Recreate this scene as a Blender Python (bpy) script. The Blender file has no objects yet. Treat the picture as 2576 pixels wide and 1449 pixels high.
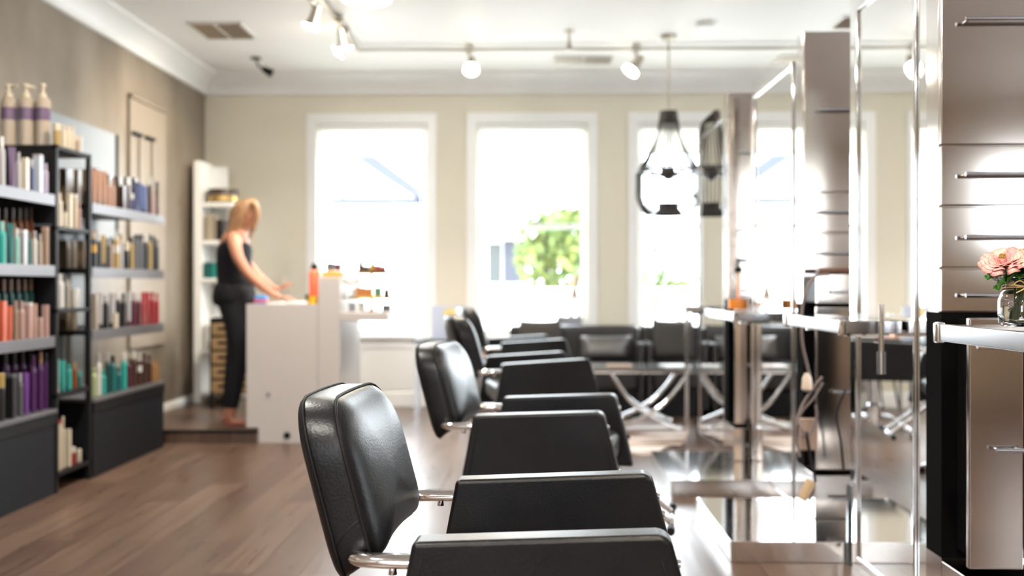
import bpy, bmesh, math, random
from mathutils import Vector, Matrix
random.seed(7)
C = bpy.context.scene.collection
PI = math.pi
S = bpy.context.scene
# ------------------------------------------------------------------ camera, world, light, exposure
CAMZ = 1.05
F = 2500.0
YAW = math.atan(52 / F)
HY = 718.0
cd = bpy.data.cameras.new('camera')
cam = bpy.data.objects.new('camera', cd)
C.objects.link(cam)
cam.location = (0, 0, CAMZ)
cam.rotation_euler = (PI / 2, 0, YAW)
cd.sensor_width = 36
cd.lens = F / 2576 * 36
cd.shift_y = (HY - 724.5) / 2576
cd.clip_start = 0.05
cd.clip_end = 400
cd.dof.use_dof = True
cd.dof.focus_distance = 2.12
cd.dof.aperture_fstop = 2.1
S.camera = cam
w = bpy.data.worlds.new('world')
S.world = w
w.use_nodes = True
bg = w.node_tree.nodes['Background']
bg.inputs[0].default_value = (0.86, 0.94, 1.0, 1)
bg.inputs[1].default_value = 7.5
sd = bpy.data.lights.new('sun', 'SUN')
sd.energy = 6.0
sd.angle = 0.02
sd.color = (1, 0.96, 0.9)
sun = bpy.data.objects.new('sun', sd)
C.objects.link(sun)
sun.rotation_euler = (math.radians(38), 0, math.radians(-35))
S.view_settings.view_transform = 'Standard'
S.view_settings.look = 'None'
S.view_settings.gamma = 1
S.view_settings.exposure = 1.3
try:
    S.cycles.use_denoising = True
    S.cycles.max_bounces = 9
    S.cycles.diffuse_bounces = 5
    S.cycles.glossy_bounces = 5
    S.cycles.transmission_bounces = 6
    S.cycles.transparent_max_bounces = 12
    S.cycles.caustics_reflective = False
    S.cycles.caustics_refractive = False
    S.cycles.sample_clamp_indirect = 6
    S.cycles.blur_glossy = 0.5
except Exception:
    pass


def ray(px, py):
    cx = (px - 1288) / F
    c, s = math.cos(YAW), math.sin(YAW)
    return Vector((cx * c - s, cx * s + c, -(py - HY) / F))


def U(px, py, Y):          # point at depth Y
    d = ray(px, py)
    k = Y / d.y
    return Vector((d.x * k, Y, CAMZ + d.z * k))


def UX(px, py, X):         # point on the plane x = X
    d = ray(px, py)
    k = X / d.x
    return Vector((X, d.y * k, CAMZ + d.z * k))


# ------------------------------------------------------------------ materials
def pm(name, col, rough=0.5, metal=0.0, coat=0.0, spec=None, trans=0.0, emit=None, estr=0, bump=None, ior=None, alpha=None):
    m = bpy.data.materials.new(name)
    m.use_nodes = True
    nt = m.node_tree
    b = nt.nodes['Principled BSDF']
    b.inputs['Base Color'].default_value = (*col, 1)
    b.inputs['Roughness'].default_value = rough
    b.inputs['Metallic'].default_value = metal
    b.inputs['Coat Weight'].default_value = coat
    if spec is not None:
        b.inputs['Specular IOR Level'].default_value = spec
    b.inputs['Transmission Weight'].default_value = trans
    if ior:
        b.inputs['IOR'].default_value = ior
    if emit:
        b.inputs['Emission Color'].default_value = (*emit, 1)
        b.inputs['Emission Strength'].default_value = estr
    if bump:
        sc, st, dist = bump
        tc = nt.nodes.new('ShaderNodeTexCoord')
        n = nt.nodes.new('ShaderNodeTexNoise')
        n.inputs['Scale'].default_value = sc
        n.inputs['Detail'].default_value = 6
        nt.links.new(tc.outputs['Object'], n.inputs['Vector'])
        bp = nt.nodes.new('ShaderNodeBump')
        bp.inputs['Strength'].default_value = st
        bp.inputs['Distance'].default_value = dist
        nt.links.new(n.outputs['Fac'], bp.inputs['Height'])
        nt.links.new(bp.outputs['Normal'], b.inputs['Normal'])
    return m


def noise_col(m, c1, c2, scale, detail=4, stretch=(1, 1, 1), lo=0.35, hi=0.65, rough=None):
    nt = m.node_tree
    b = nt.nodes['Principled BSDF']
    tc = nt.nodes.new('ShaderNodeTexCoord')
    mp = nt.nodes.new('ShaderNodeMapping')
    mp.inputs['Scale'].default_value = stretch
    n = nt.nodes.new('ShaderNodeTexNoise')
    n.inputs['Scale'].default_value = scale
    n.inputs['Detail'].default_value = detail
    r = nt.nodes.new('ShaderNodeValToRGB')
    r.color_ramp.elements[0].position = lo
    r.color_ramp.elements[1].position = hi
    r.color_ramp.elements[0].color = (*c1, 1)
    r.color_ramp.elements[1].color = (*c2, 1)
    nt.links.new(tc.outputs['Object'], mp.inputs[0])
    nt.links.new(mp.outputs[0], n.inputs['Vector'])
    nt.links.new(n.outputs['Fac'], r.inputs[0])
    nt.links.new(r.outputs[0], b.inputs['Base Color'])
    if rough:
        mr = nt.nodes.new('ShaderNodeMapRange')
        mr.inputs[3].default_value = rough[0]
        mr.inputs[4].default_value = rough[1]
        nt.links.new(n.outputs['Fac'], mr.inputs[0])
        nt.links.new(mr.outputs[0], b.inputs['Roughness'])
    return m


M = {}
M['ceiling'] = pm('ceiling_paint', (0.86, 0.86, 0.84), 0.6)
M['wall'] = pm('cream_paint', (0.73, 0.69, 0.575), 0.7, bump=(60, 0.05, 0.002))
M['rear'] = pm('tan_paint', (0.50, 0.39, 0.28), 0.7)
M['plaster'] = noise_col(pm('taupe_plaster', (0.36, 0.29, 0.23), 0.36), (0.13, 0.10, 0.072), (0.30, 0.255, 0.205), 1.7, 7, (1, 1, 0.45), 0.3, 0.7)
M['white'] = pm('white_gloss_paint', (0.86, 0.87, 0.86), 0.35)
M['steel'] = noise_col(pm('brushed_steel', (0.6, 0.56, 0.53), 0.28, 1.0), (0.55, 0.50, 0.465), (0.56, 0.51, 0.475), 8, 3, (1, 1, 30), rough=(0.115, 0.125))
M['chrome'] = pm('polished_chrome', (0.86, 0.86, 0.87), 0.06, 1.0)
M['chrome_soft'] = pm('satin_chrome', (0.50, 0.51, 0.54), 0.22, 1.0)
M['mirror'] = pm('mirror_glass', (0.92, 0.93, 0.93), 0.01, 1.0)
M['polished'] = pm('polished_steel', (0.72, 0.70, 0.69), 0.09, 1.0)
M['leather'] = noise_col(pm('black_leather', (0.012, 0.011, 0.012), 0.34, 0, 0.0, spec=0.30, bump=(190, 0.3, 0.002)), (0.0035, 0.0037, 0.005), (0.006, 0.006, 0.007), 9)
M['piping'] = pm('black_piping', (0.006, 0.006, 0.007), 0.6, spec=0.25)
M['void'] = pm('matte_black', (0.003, 0.003, 0.0035), 0.85, spec=0.03)
M['sofa'] = pm('sofa_leather', (0.018, 0.016, 0.016), 0.32, bump=(120, 0.1, 0.002))
M['fabric'] = pm('charcoal_fabric', (0.055, 0.05, 0.045), 0.9, bump=(400, 0.3, 0.002))
M['satin'] = pm('grey_satin', (0.12, 0.115, 0.115), 0.3, 0.5)
M['black'] = pm('black_steel', (0.006, 0.006, 0.007), 0.5, spec=0.2)
M['black_gloss'] = pm('black_gloss', (0.006, 0.006, 0.008), 0.08)
M['slate'] = pm('slate_laminate', (0.006, 0.007, 0.010), 0.6, spec=0.2)
M['lip'] = pm('grey_metal_lip', (0.145, 0.14, 0.15), 0.4, 0.5)
M['glass'] = pm('clear_glass', (1, 1, 1), 0.0, trans=1.0, ior=1.45)
M['water'] = pm('water', (0.95, 1.0, 0.96), 0.0, trans=1.0, ior=1.33)
M['counter'] = pm('greige_laminate', (0.58, 0.54, 0.51), 0.4)
M['bulb'] = pm('lit_bulb', (1, 1, 1), 0.5, emit=(1, 0.9, 0.72), estr=25)
M['disc'] = pm('lit_disc', (1, 1, 1), 0.5, emit=(1, 0.96, 0.9), estr=6)
M['beige_metal'] = pm('nickel_metal', (0.42, 0.38, 0.32), 0.35, 0.8)
M['shade'] = pm('roller_fabric', (0.9, 0.89, 0.86), 0.8, trans=0.0)
M['bead'] = pm('dark_beads', (0.03, 0.022, 0.02), 0.3)
M['gold'] = pm('brass', (0.62, 0.42, 0.14), 0.3, 0.9)
M['skin'] = pm('skin', (0.42, 0.185, 0.11), 0.5)
M['hair'] = noise_col(pm('blonde_hair', (0.4, 0.22, 0.1), 0.45), (0.13, 0.06, 0.025), (0.34, 0.185, 0.085), 20, 4, (6, 6, 0.6))
M['top'] = pm('black_top', (0.007, 0.007, 0.010), 0.8, spec=0.2)
M['jeans'] = pm('black_trousers', (0.010, 0.010, 0.013), 0.75, spec=0.2)
M['paper'] = pm('paper', (0.85, 0.86, 0.88), 0.6)
M['tan_drawer'] = pm('kraft_drawer', (0.30, 0.19, 0.09), 0.6)
M['brown_box'] = pm('kraft_box', (0.25, 0.19, 0.13), 0.7)
M['outwhite'] = pm('white_siding', (0.85, 0.85, 0.85), 0.7)
M['outgrey'] = pm('grey_trim', (0.022, 0.028, 0.045), 0.7)
M['outdark'] = pm('dark_window', (0.02, 0.028, 0.03), 0.5)
M['leafout'] = noise_col(pm('tree_leaves', (0.2, 0.35, 0.08), 0.7), (0.025, 0.085, 0.018), (0.13, 0.155, 0.03), 3)
M['bark'] = pm('bark', (0.12, 0.08, 0.05), 0.8)
M['ground'] = pm('pale_paving', (0.5, 0.5, 0.48), 0.8)
M['stem'] = pm('green_stem', (0.12, 0.22, 0.05), 0.5)
M['leaf'] = noise_col(pm('flower_leaf', (0.05, 0.17, 0.03), 0.45), (0.02, 0.11, 0.015), (0.10, 0.26, 0.05), 60)
M['twine'] = pm('jute_twine', (0.55, 0.38, 0.18), 0.8)
M['mirror_art'] = pm('pale_blue_board', (0.30, 0.33, 0.36), 0.6)


def floor_mat():
    m = pm('wood_floor', (0.2, 0.12, 0.08), 0.3)
    nt = m.node_tree
    b = nt.nodes['Principled BSDF']
    tc = nt.nodes.new('ShaderNodeTexCoord')
    mp = nt.nodes.new('ShaderNodeMapping')
    mp.inputs['Rotation'].default_value = (0, 0, PI / 2)
    br = nt.nodes.new('ShaderNodeTexBrick')
    br.offset = 0.37
    br.inputs['Color1'].default_value = (0.080, 0.046, 0.032, 1)
    br.inputs['Color2'].default_value = (0.125, 0.078, 0.055, 1)
    br.inputs['Mortar'].default_value = (0.035, 0.02, 0.014, 1)
    br.inputs['Scale'].default_value = 1
    br.inputs['Mortar Size'].default_value = 0.002
    br.inputs['Brick Width'].default_value = 1.2
    br.inputs['Row Height'].default_value = 0.17
    nt.links.new(tc.outputs['Object'], mp.inputs[0])
    nt.links.new(mp.outputs[0], br.inputs['Vector'])
    mp2 = nt.nodes.new('ShaderNodeMapping')
    mp2.inputs['Scale'].default_value = (22, 1.3, 1)
    nt.links.new(tc.outputs['Object'], mp2.inputs[0])
    n = nt.nodes.new('ShaderNodeTexNoise')
    n.inputs['Scale'].default_value = 1.5
    n.inputs['Detail'].default_value = 6
    nt.links.new(mp2.outputs[0], n.inputs['Vector'])
    mx = nt.nodes.new('ShaderNodeMixRGB')
    mx.blend_type = 'OVERLAY'
    mx.inputs[0].default_value = 0.55
    nt.links.new(br.outputs['Color'], mx.inputs[1])
    nt.links.new(n.outputs['Fac'], mx.inputs[2])
    nt.links.new(mx.outputs[0], b.inputs['Base Color'])
    mr = nt.nodes.new('ShaderNodeMapRange')
    mr.inputs[3].default_value = 0.2
    mr.inputs[4].default_value = 0.42
    nt.links.new(n.outputs['Fac'], mr.inputs[0])
    nt.links.new(mr.outputs[0], b.inputs['Roughness'])
    bp = nt.nodes.new('ShaderNodeBump')
    bp.inputs['Strength'].default_value = 0.12
    bp.inputs['Distance'].default_value = 0.004
    nt.links.new(br.outputs['Fac'], bp.inputs['Height'])
    bp.invert = True
    nt.links.new(bp.outputs['Normal'], b.inputs['Normal'])
    return m


M['floor'] = floor_mat()


def thin_glass():
    m = bpy.data.materials.new('window_glass')
    m.use_nodes = True
    nt = m.node_tree
    nt.nodes.clear()
    o = nt.nodes.new('ShaderNodeOutputMaterial')
    t = nt.nodes.new('ShaderNodeBsdfTransparent')
    g = nt.nodes.new('ShaderNodeBsdfGlossy')
    g.inputs['Roughness'].default_value = 0.0
    mx = nt.nodes.new('ShaderNodeMixShader')
    mx.inputs[0].default_value = 0.06
    nt.links.new(t.outputs[0], mx.inputs[1])
    nt.links.new(g.outputs[0], mx.inputs[2])
    nt.links.new(mx.outputs[0], o.inputs[0])
    return m


M['thin_glass'] = thin_glass()


def shade_mat():
    m = bpy.data.materials.new('roller_shade')
    m.use_nodes = True
    nt = m.node_tree
    nt.nodes.clear()
    o = nt.nodes.new('ShaderNodeOutputMaterial')
    t = nt.nodes.new('ShaderNodeBsdfTranslucent')
    t.inputs[0].default_value = (0.9, 0.88, 0.82, 1)
    d = nt.nodes.new('ShaderNodeBsdfDiffuse')
    d.inputs[0].default_value = (0.85, 0.84, 0.8, 1)
    mx = nt.nodes.new('ShaderNodeMixShader')
    mx.inputs[0].default_value = 0.4
    nt.links.new(t.outputs[0], mx.inputs[1])
    nt.links.new(d.outputs[0], mx.inputs[2])
    nt.links.new(mx.outputs[0], o.inputs[0])
    return m


M['shade'] = shade_mat()


# ------------------------------------------------------------------ mesh helpers
def new_obj(name, bm, mat, parent=None, smooth=None, bevel=0, seg=2, sub=0, loc=None, rotz=0):
    me = bpy.data.meshes.new(name)
    bmesh.ops.recalc_face_normals(bm, faces=bm.faces[:])
    bm.to_mesh(me)
    bm.free()
    if smooth:
        for p in me.polygons:
            p.use_smooth = True
        if smooth == 'auto':
            try:
                me.set_sharp_from_angle(angle=math.radians(40))
            except Exception:
                pass
    o = bpy.data.objects.new(name, me)
    C.objects.link(o)
    for mm in (mat if isinstance(mat, (list, tuple)) else [mat]):
        me.materials.append(mm)
    if bevel:
        b = o.modifiers.new('bevel', 'BEVEL')
        b.width = bevel
        b.segments = seg
        b.limit_method = 'ANGLE'
        b.angle_limit = math.radians(35)
        for p in me.polygons:
            p.use_smooth = True
        wn = o.modifiers.new('wn', 'WEIGHTED_NORMAL')
        wn.keep_sharp = True
    if sub:
        s = o.modifiers.new('sub', 'SUBSURF')
        s.levels = sub
        s.render_levels = sub
    if parent:
        o.parent = parent
    if loc is not None:
        o.location = loc
    o.rotation_euler.z = rotz
    return o


def B():
    return bmesh.new()


def box(bm, a, b):
    x0, x1 = sorted((a[0], b[0]))
    y0, y1 = sorted((a[1], b[1]))
    z0, z1 = sorted((a[2], b[2]))
    v = [bm.verts.new((x, y, z)) for x in (x0, x1) for y in (y0, y1) for z in (z0, z1)]
    for f in ((0, 1, 3, 2), (4, 6, 7, 5), (0, 4, 5, 1), (2, 3, 7, 6), (0, 2, 6, 4), (1, 5, 7, 3)):
        bm.faces.new([v[i] for i in f])
    return bm


def prism(bm, pts, axis, a, b):
    """polygon pts (2D) extruded along axis from a to b"""
    def mk(p, t):
        if axis == 'x':
            return (t, p[0], p[1])
        if axis == 'y':
            return (p[0], t, p[1])
        return (p[0], p[1], t)
    r0 = [bm.verts.new(mk(p, a)) for p in pts]
    r1 = [bm.verts.new(mk(p, b)) for p in pts]
    bm.faces.new(r0)
    bm.faces.new(list(reversed(r1)))
    n = len(pts)
    for i in range(n):
        bm.faces.new((r0[i], r0[(i + 1) % n], r1[(i + 1) % n], r1[i]))
    return bm


def lathe(bm, prof, seg=20, c=(0, 0, 0), cap=True):
    rings = []
    for r, z in prof:
        if r < 1e-5:
            rings.append([bm.verts.new((c[0], c[1], c[2] + z))])
        else:
            rings.append([bm.verts.new((c[0] + r * math.cos(2 * PI * i / seg), c[1] + r * math.sin(2 * PI * i / seg), c[2] + z)) for i in range(seg)])
    for a, b in zip(rings, rings[1:]):
        for i in range(seg):
            j = (i + 1) % seg
            if len(a) == 1 and len(b) == 1:
                continue
            if len(a) == 1:
                bm.faces.new((a[0], b[i], b[j]))
            elif len(b) == 1:
                bm.faces.new((a[i], a[j], b[0]))
            else:
                bm.faces.new((a[i], a[j], b[j], b[i]))
    if cap:
        for r in (rings[0], rings[-1]):
            if len(r) > 1:
                bm.faces.new(r)
    return bm


def tube(bm, pts, r, seg=10, closed=False, cap=True, flat=1.0):
    pts = [Vector(p) for p in pts]
    n = len(pts)
    rings = []
    prev = None
    for i, p in enumerate(pts):
        if closed:
            t = (pts[(i + 1) % n] - pts[i - 1]).normalized()
        else:
            t = (pts[min(i + 1, n - 1)] - pts[max(i - 1, 0)]).normalized()
        if prev is None:
            up = Vector((0, 0, 1)) if abs(t.z) < 0.9 else Vector((1, 0, 0))
            s = t.cross(up).normalized()
        else:
            s = prev - t * prev.dot(t)
            s = s.normalized() if s.length > 1e-6 else t.orthogonal().normalized()
        prev = s
        u = s.cross(t).normalized()
        rr = r[i] if isinstance(r, (list, tuple)) else r
        rings.append([bm.verts.new(p + s * rr * math.cos(2 * PI * k / seg) + u * rr * flat * math.sin(2 * PI * k / seg)) for k in range(seg)])
    m = n if closed else n - 1
    for i in range(m):
        a, b = rings[i], rings[(i + 1) % n]
        for k in range(seg):
            bm.faces.new((a[k], a[(k + 1) % seg], b[(k + 1) % seg], b[k]))
    if cap and not closed:
        bm.faces.new(rings[0])
        bm.faces.new(rings[-1])
    return bm


def smoothpts(pts, n=6):
    pts = [Vector(p) for p in pts]
    out = []
    for i in range(len(pts) - 1):
        p0 = pts[max(i - 1, 0)]
        p1, p2 = pts[i], pts[i + 1]
        p3 = pts[min(i + 2, len(pts) - 1)]
        for k in range(n):
            t = k / n
            out.append(0.5 * ((2 * p1) + (-p0 + p2) * t + (2 * p0 - 5 * p1 + 4 * p2 - p3) * t * t + (-p0 + 3 * p1 - 3 * p2 + p3) * t ** 3))
    out.append(pts[-1])
    return out


def tag(o, label, cat, group=None, kind=None):
    o['label'] = label
    o['category'] = cat
    if group:
        o['group'] = group
    if kind:
        o['kind'] = kind
    return o


def thing(name, label, cat, loc=(0, 0, 0), rotz=0, group=None):
    o = bpy.data.objects.new(name, None)
    o.empty_display_size = 0.1
    C.objects.link(o)
    o.location = loc
    o.rotation_euler.z = rotz
    return tag(o, label, cat, group)


def struct(name, bm, mat, parent=None, **k):
    o = new_obj(name, bm, mat, parent, **k)
    if not parent:
        o['kind'] = 'structure'
    return o


def dup(root, loc, rotz, label, scale=None):
    def cp(o, par):
        c = o.copy()
        C.objects.link(c)
        c.parent = par
        for ch in list(o.children):
            cp(ch, c)
        return c
    r = cp(root, None)
    r.location = loc
    r.rotation_euler.z = rotz
    if scale:
        r.scale = scale
    r['label'] = label
    return r


# ------------------------------------------------------------------ room shell
XL, XR, YB, YF, ZC = -2.86, 5.2, 8.62, -4.0, 2.88
WT = 0.16
struct('floor', box(B(), (XL - WT, YF - WT, -0.1), (XR + WT, YB + WT, 0)), M['floor'])
struct('ceiling', box(B(), (XL - WT, YF - WT, ZC), (XR + WT, YB + WT, ZC + 0.12)), M['ceiling'])


def wall_holes(name, axis, at0, at1, u0, u1, holes, mat):
    """wall slab: axis 'y' = wall whose length runs along x; 'x' = along y. holes (u0,u1,z0,z1)"""
    us = sorted({u0, u1, *[h[0] for h in holes], *[h[1] for h in holes]})
    zs = sorted({0, ZC, *[h[2] for h in holes], *[h[3] for h in holes]})
    bm = B()
    for a, b in zip(us, us[1:]):
        for c, d in zip(zs, zs[1:]):
            if any(h[0] - 1e-6 <= a and b <= h[1] + 1e-6 and h[2] - 1e-6 <= c and d <= h[3] + 1e-6 for h in holes):
                continue
            if axis == 'y':
                box(bm, (a, at0, c), (b, at1, d))
            else:
                box(bm, (at0, a, c), (at1, b, d))
    return struct(name, bm, mat)


OW = 0.95
cxs = [-1.400, -0.005, 1.390, 2.785, 4.180]  # last two windows are hidden from view, added to let in light
WZ0, WZ1 = 0.62, 2.455
holes = [(c - OW / 2, c + OW / 2, WZ0, WZ1) for c in cxs]
wall_holes('wall_back', 'y', YB, YB + WT, XL - WT, XR + WT, holes, M['wall'])
struct('wall_left', box(B(), (XL - WT, YF, 0), (XL, YB, ZC)), M['plaster'])
rh = [(-2.5, -1.3, 0.9, 2.4), (4.42, 5.1, 1.43, 2.3)]  # first opening is an unseen window added for fill light from behind
wall_holes('wall_front', 'y', YF - WT, YF, XL - WT, XR + WT, rh, M['rear'])
sh = [(0.9, 2.2, 0.9, 2.4), (3.6, 4.8, 0.9, 2.4)]
wall_holes('wall_right', 'x', XR, XR + WT, YF, YB, sh, M['rear'])


def window(n, c, hz, axis='y', at=YB, sgn=-1, u=None, shade=True):
    """sash window in a wall; sgn = direction into the room"""
    u0, u1, z0, z1 = hz
    root = bpy.data.objects.new('window_%d' % n, None)
    C.objects.link(root)
    root['kind'] = 'structure'

    def bx(bm, a0, a1, b0, b1, c0, c1):  # a along wall, b depth (positive = into room), c height
        if axis == 'y':
            box(bm, (a0, at + sgn * b0, c0), (a1, at + sgn * b1, c1))
        else:
            box(bm, (at + sgn * b0, a0, c0), (at + sgn * b1, a1, c1))
    cw = 0.09
    bm = B()
    bx(bm, u0 - cw, u0, 0, 0.025, z0 - 0.02, z1)
    bx(bm, u1, u1 + cw, 0, 0.025, z0 - 0.02, z1)
    bx(bm, u0 - cw, u1 + cw, 0, 0.025, z1, z1 + cw)
    bx(bm, u0 - cw + 0.012, u1 + cw - 0.012, 0, 0.018, z0 - 0.12, z0 - 0.03)
    new_obj('casing', bm, M['white'], root, bevel=0.004)
    bm = B()
    bx(bm, u0 - cw - 0.02, u1 + cw + 0.02, -0.06, 0.06, z0 - 0.03, z0)
    new_obj('sill', bm, M['white'], root, bevel=0.005)
    if axis == 'y' and sgn == -1:
        bm = B()
        bx(bm, u0 - cw + 0.02, u1 + cw - 0.02, 0, 0.012, 0.14, z0 - 0.125)
        new_obj('lower_panel', bm, M['white'], root, bevel=0.003)
    bm = B()
    zm = (z0 + z1) / 2 + 0.03
    s = 0.045
    for a0, a1, c0, c1 in ((u0, u0 + s, z0, z1), (u1 - s, u1, z0, z1), (u0 + s, u1 - s, z0, z0 + s), (u0 + s, u1 - s, z1 - s, z1), (u0 + s, u1 - s, zm - 0.02, zm + 0.02)):
        bx(bm, a0, a1, -0.11, -0.06, c0, c1)
    new_obj('sash', bm, M['white'], root, bevel=0.003)
    bm = B()
    bx(bm, u0 + s, u1 - s, -0.088, -0.084, z0 + s, z1 - s)
    new_obj('glass', bm, M['thin_glass'], root)
    if shade:
        bm = B()
        bx(bm, u0 + 0.02, u1 - 0.02, -0.032, -0.030, z1 - 0.25, z1 - 0.02)
        f = new_obj('roller_shade', bm, M['shade'], root)
        bm = B()
        bx(bm, u0 + 0.02, u1 - 0.02, -0.04, -0.024, z1 - 0.265, z1 - 0.25)
        new_obj('hem_bar', bm, M['white'], f)
        bm = B()
        bx(bm, u0 + 0.005, u1 - 0.005, -0.055, -0.005, z1 - 0.06, z1 - 0.003)
        new_obj('shade_housing', bm, M['white'], root, bevel=0.006)
    return root


for i, c in enumerate(cxs):
    window(i + 1, c, (c - OW / 2, c + OW / 2, WZ0, WZ1))
k = 6
for h in rh:
    window(k, 0, h, 'y', YF, 1, shade=False)
    k += 1
for h in sh:
    window(k, 0, h, 'x', XR, -1, shade=False)
    k += 1

# crown mouldings and baseboards
crown = [(0, 0), (0.15, 0), (0.15, -0.02), (0.125, -0.035), (0.09, -0.06), (0.05, -0.11), (0.03, -0.135), (0.025, -0.17), (0, -0.17)]
struct('trim_1', prism(B(), [(YB - a, ZC + b) for a, b in crown], 'x', XL, XR), M['white'], smooth='auto')
struct('trim_2', prism(B(), [(XL + a, ZC + b) for a, b in crown], 'y', YF, YB), M['white'], smooth='auto')
bb = [(0, 0), (0.018, 0), (0.018, 0.11), (0.010, 0.13), (0, 0.135)]
struct('baseboard_back', prism(B(), [(YB - a, b) for a, b in bb], 'x', XL, XR), M['white'])
struct('baseboard_left', prism(B(), [(XL + a, b) for a, b in bb], 'y', YF, YB), M['white'])

# raised platform behind the reception desk
ry = 6.55
bm = box(B(), (XL + 0.02, ry + 0.01, 0), (-1.83, YB - 0.02, 0.075))
struct('trim_3', bm, M['floor'])
bm = box(B(), (XL + 0.02, ry, 0.07), (-1.83, ry + 0.04, 0.088))
struct('trim_4', bm, M['black'], bevel=0.004)

# ------------------------------------------------------------------ outside
struct('ground', box(B(), (-60, YB + WT + 0.02, -0.9), (60, 90, -0.8)), M['ground'])
# porch floor + white railing
struct('porch_floor', box(B(), (-6, YB + WT + 0.02, -0.75), (8, 12.6, -0.1)), M['ground'])
rl = thing('porch_railing', 'white wooden porch railing with upright balusters outside the windows', 'railing', (0, 12.2, -0.1))
bm = B()
box(bm, (-5, -0.05, 1.02), (7, 0.05, 1.12))
new_obj('top_rail', bm, M['outwhite'], rl, bevel=0.01)
bm = B()
box(bm, (-5, -0.035, 0.10), (7, 0.035, 0.18))
new_obj('bottom_rail', bm, M['outwhite'], rl)
x = -5.0
k = 0
while x < 7:
    if -2.6 < x < 3.4:
        new_obj('baluster', box(B(), (x, -0.05, 0.18), (x + 0.20, 0.05, 1.02)), M['outwhite'], rl)
    x += 0.285
new_obj('infill_panel', box(B(), (-5, 0.06, 0.18), (-2.6, 0.09, 1.02)), M['outwhite'], rl)
for xx in (-2.7, 3.3):
    new_obj('post', box(B(), (xx, -0.07, 0), (xx + 0.14, 0.07, 1.2)), M['outwhite'], rl)
# gabled house beyond window 1
hs = thing('gabled_house', 'white gabled house with grey roof edge seen through the window behind the desk', 'house', (0, 0, 0))
HYY = 30.0


def hp(px, py, dy=0):
    p = U(px, py, HYY + dy)
    return p


a = hp(690, 900)
b = hp(1075, 515)
wl = B()
pts = [(U(600, 0, HYY).x, -0.8), (U(1066, 0, HYY).x, -0.8), (U(1066, 0, HYY).x, U(0, 520, HYY).z), (U(880, 0, HYY).x, U(0, 385, HYY).z), (U(600, 0, HYY).x, U(0, 385 + 170, HYY).z)]
prism(wl, pts, 'y', HYY, HYY + 6)
new_obj('siding_wall', wl, M['outwhite'], hs)
g = B()
p0, p1, p2, p3 = U(865, 378, HYY), U(925, 378, HYY), U(1062, 480, HYY), U(1062, 512, HYY)
prism(g, [(p0.x, p0.z), (p1.x, p1.z), (p2.x, p2.z), (p3.x, p3.z)], 'y', HYY - 0.5, HYY - 0.02)
new_obj('roof_edge', g, M['outgrey'], hs)
g = B()
p0, p1 = U(835, 500, HYY), U(1062, 516, HYY)
box(g, (p0.x, HYY - 0.5, p0.z), (p1.x, HYY - 0.02, p1.z))
new_obj('eave_band', g, M['outgrey'], hs)
g = B()
p0, p1 = U(860, 395, HYY), U(868, 500, HYY)
box(g, (p0.x, HYY - 0.2, p0.z), (p1.x, HYY - 0.02, p1.z))
new_obj('corner_board', g, M['outgrey'], hs)
for q in ((885, 548, 915, 572), (945, 545, 1030, 572)):
    p0, p1 = U(q[0], q[1], HYY), U(q[2], q[3], HYY)
    new_obj('window', box(B(), (p0.x, HYY - 0.05, p0.z), (p1.x, HYY - 0.01, p1.z)), pm('warm_grey_pane', (0.1, 0.085, 0.08), 0.5), hs)
# second house
h2 = thing('porch_house', 'low house with dark grey windows beyond the white railing', 'house', (0, 0, 0))
H2 = 24.0


def rect(px0, py0, px1, py1, Y, dy0, dy1):
    p0, p1 = U(px0, py0, Y), U(px1, py1, Y)
    return box(B(), (p0.x, Y + dy0, p0.z), (p1.x, Y + dy1, p1.z))


new_obj('siding_wall', rect(1080, 575, 1350, 860, H2, 0, 5), M['outwhite'], h2)
new_obj('window', rect(1228, 612, 1262, 712, H2, -0.06, -0.01), M['outdark'], h2)
new_obj('window', rect(1266, 605, 1322, 712, H2, -0.06, -0.01), M['outgrey'], h2)
new_obj('roof', rect(1060, 560, 1370, 602, H2, -0.8, 5.5), M['outwhite'], h2)


def foliage(px, py, Y, rx, rz, seed, name, label, n=700, group=None):
    rnd = random.Random(seed)
    c = U(px, py, Y)
    t = thing(name, label, 'tree', (c.x, Y, -0.8), 0, group)
    bm = B()
    for _ in range(n):
        while True:
            v = Vector((rnd.uniform(-1, 1), rnd.uniform(-1, 1), rnd.uniform(-1, 1)))
            if 0.2 < v.length < 1:
                break
        p = Vector((v.x * rx, v.y * rx, v.z * rz + c.z + 0.8))
        s = rnd.uniform(0.08, 0.17)
        q = Matrix.Rotation(rnd.uniform(0, 6.28), 3, Vector((rnd.random(), rnd.random(), rnd.random() + 0.1)).normalized())
        vs = [bm.verts.new(p + q @ Vector(d) * s) for d in ((-1, 0, 0), (0, -0.5, 0.1), (1, 0, 0), (0, 0.5, 0.1))]
        bm.faces.new(vs)
    new_obj('crown', bm, M['leafout'], t)
    bm = B()
    tube(bm, [(0, 0, 0), (0.1, 0, (c.z + 0.8) * 0.5), (0, 0.1, c.z + 0.8)], [0.14, 0.1, 0.05], 8)
    new_obj('trunk', bm, M['bark'], t, smooth=True)
    return t


foliage(1392, 640, 17, 0.66, 0.80, 3, 'garden_tree', 'yellow-green garden tree behind the railing in the middle window')
foliage(1440, 590, 20, 0.7, 0.6, 5, 'garden_tree', 'small dark green tree behind the yellow-green tree')
foliage(1640, 760, 19, 1.0, 1.1, 6, 'garden_tree', 'green bush beyond the chandelier window, low against the railing')

# ------------------------------------------------------------------ styling chairs
def chair_back(bm_):
    return bm_


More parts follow.
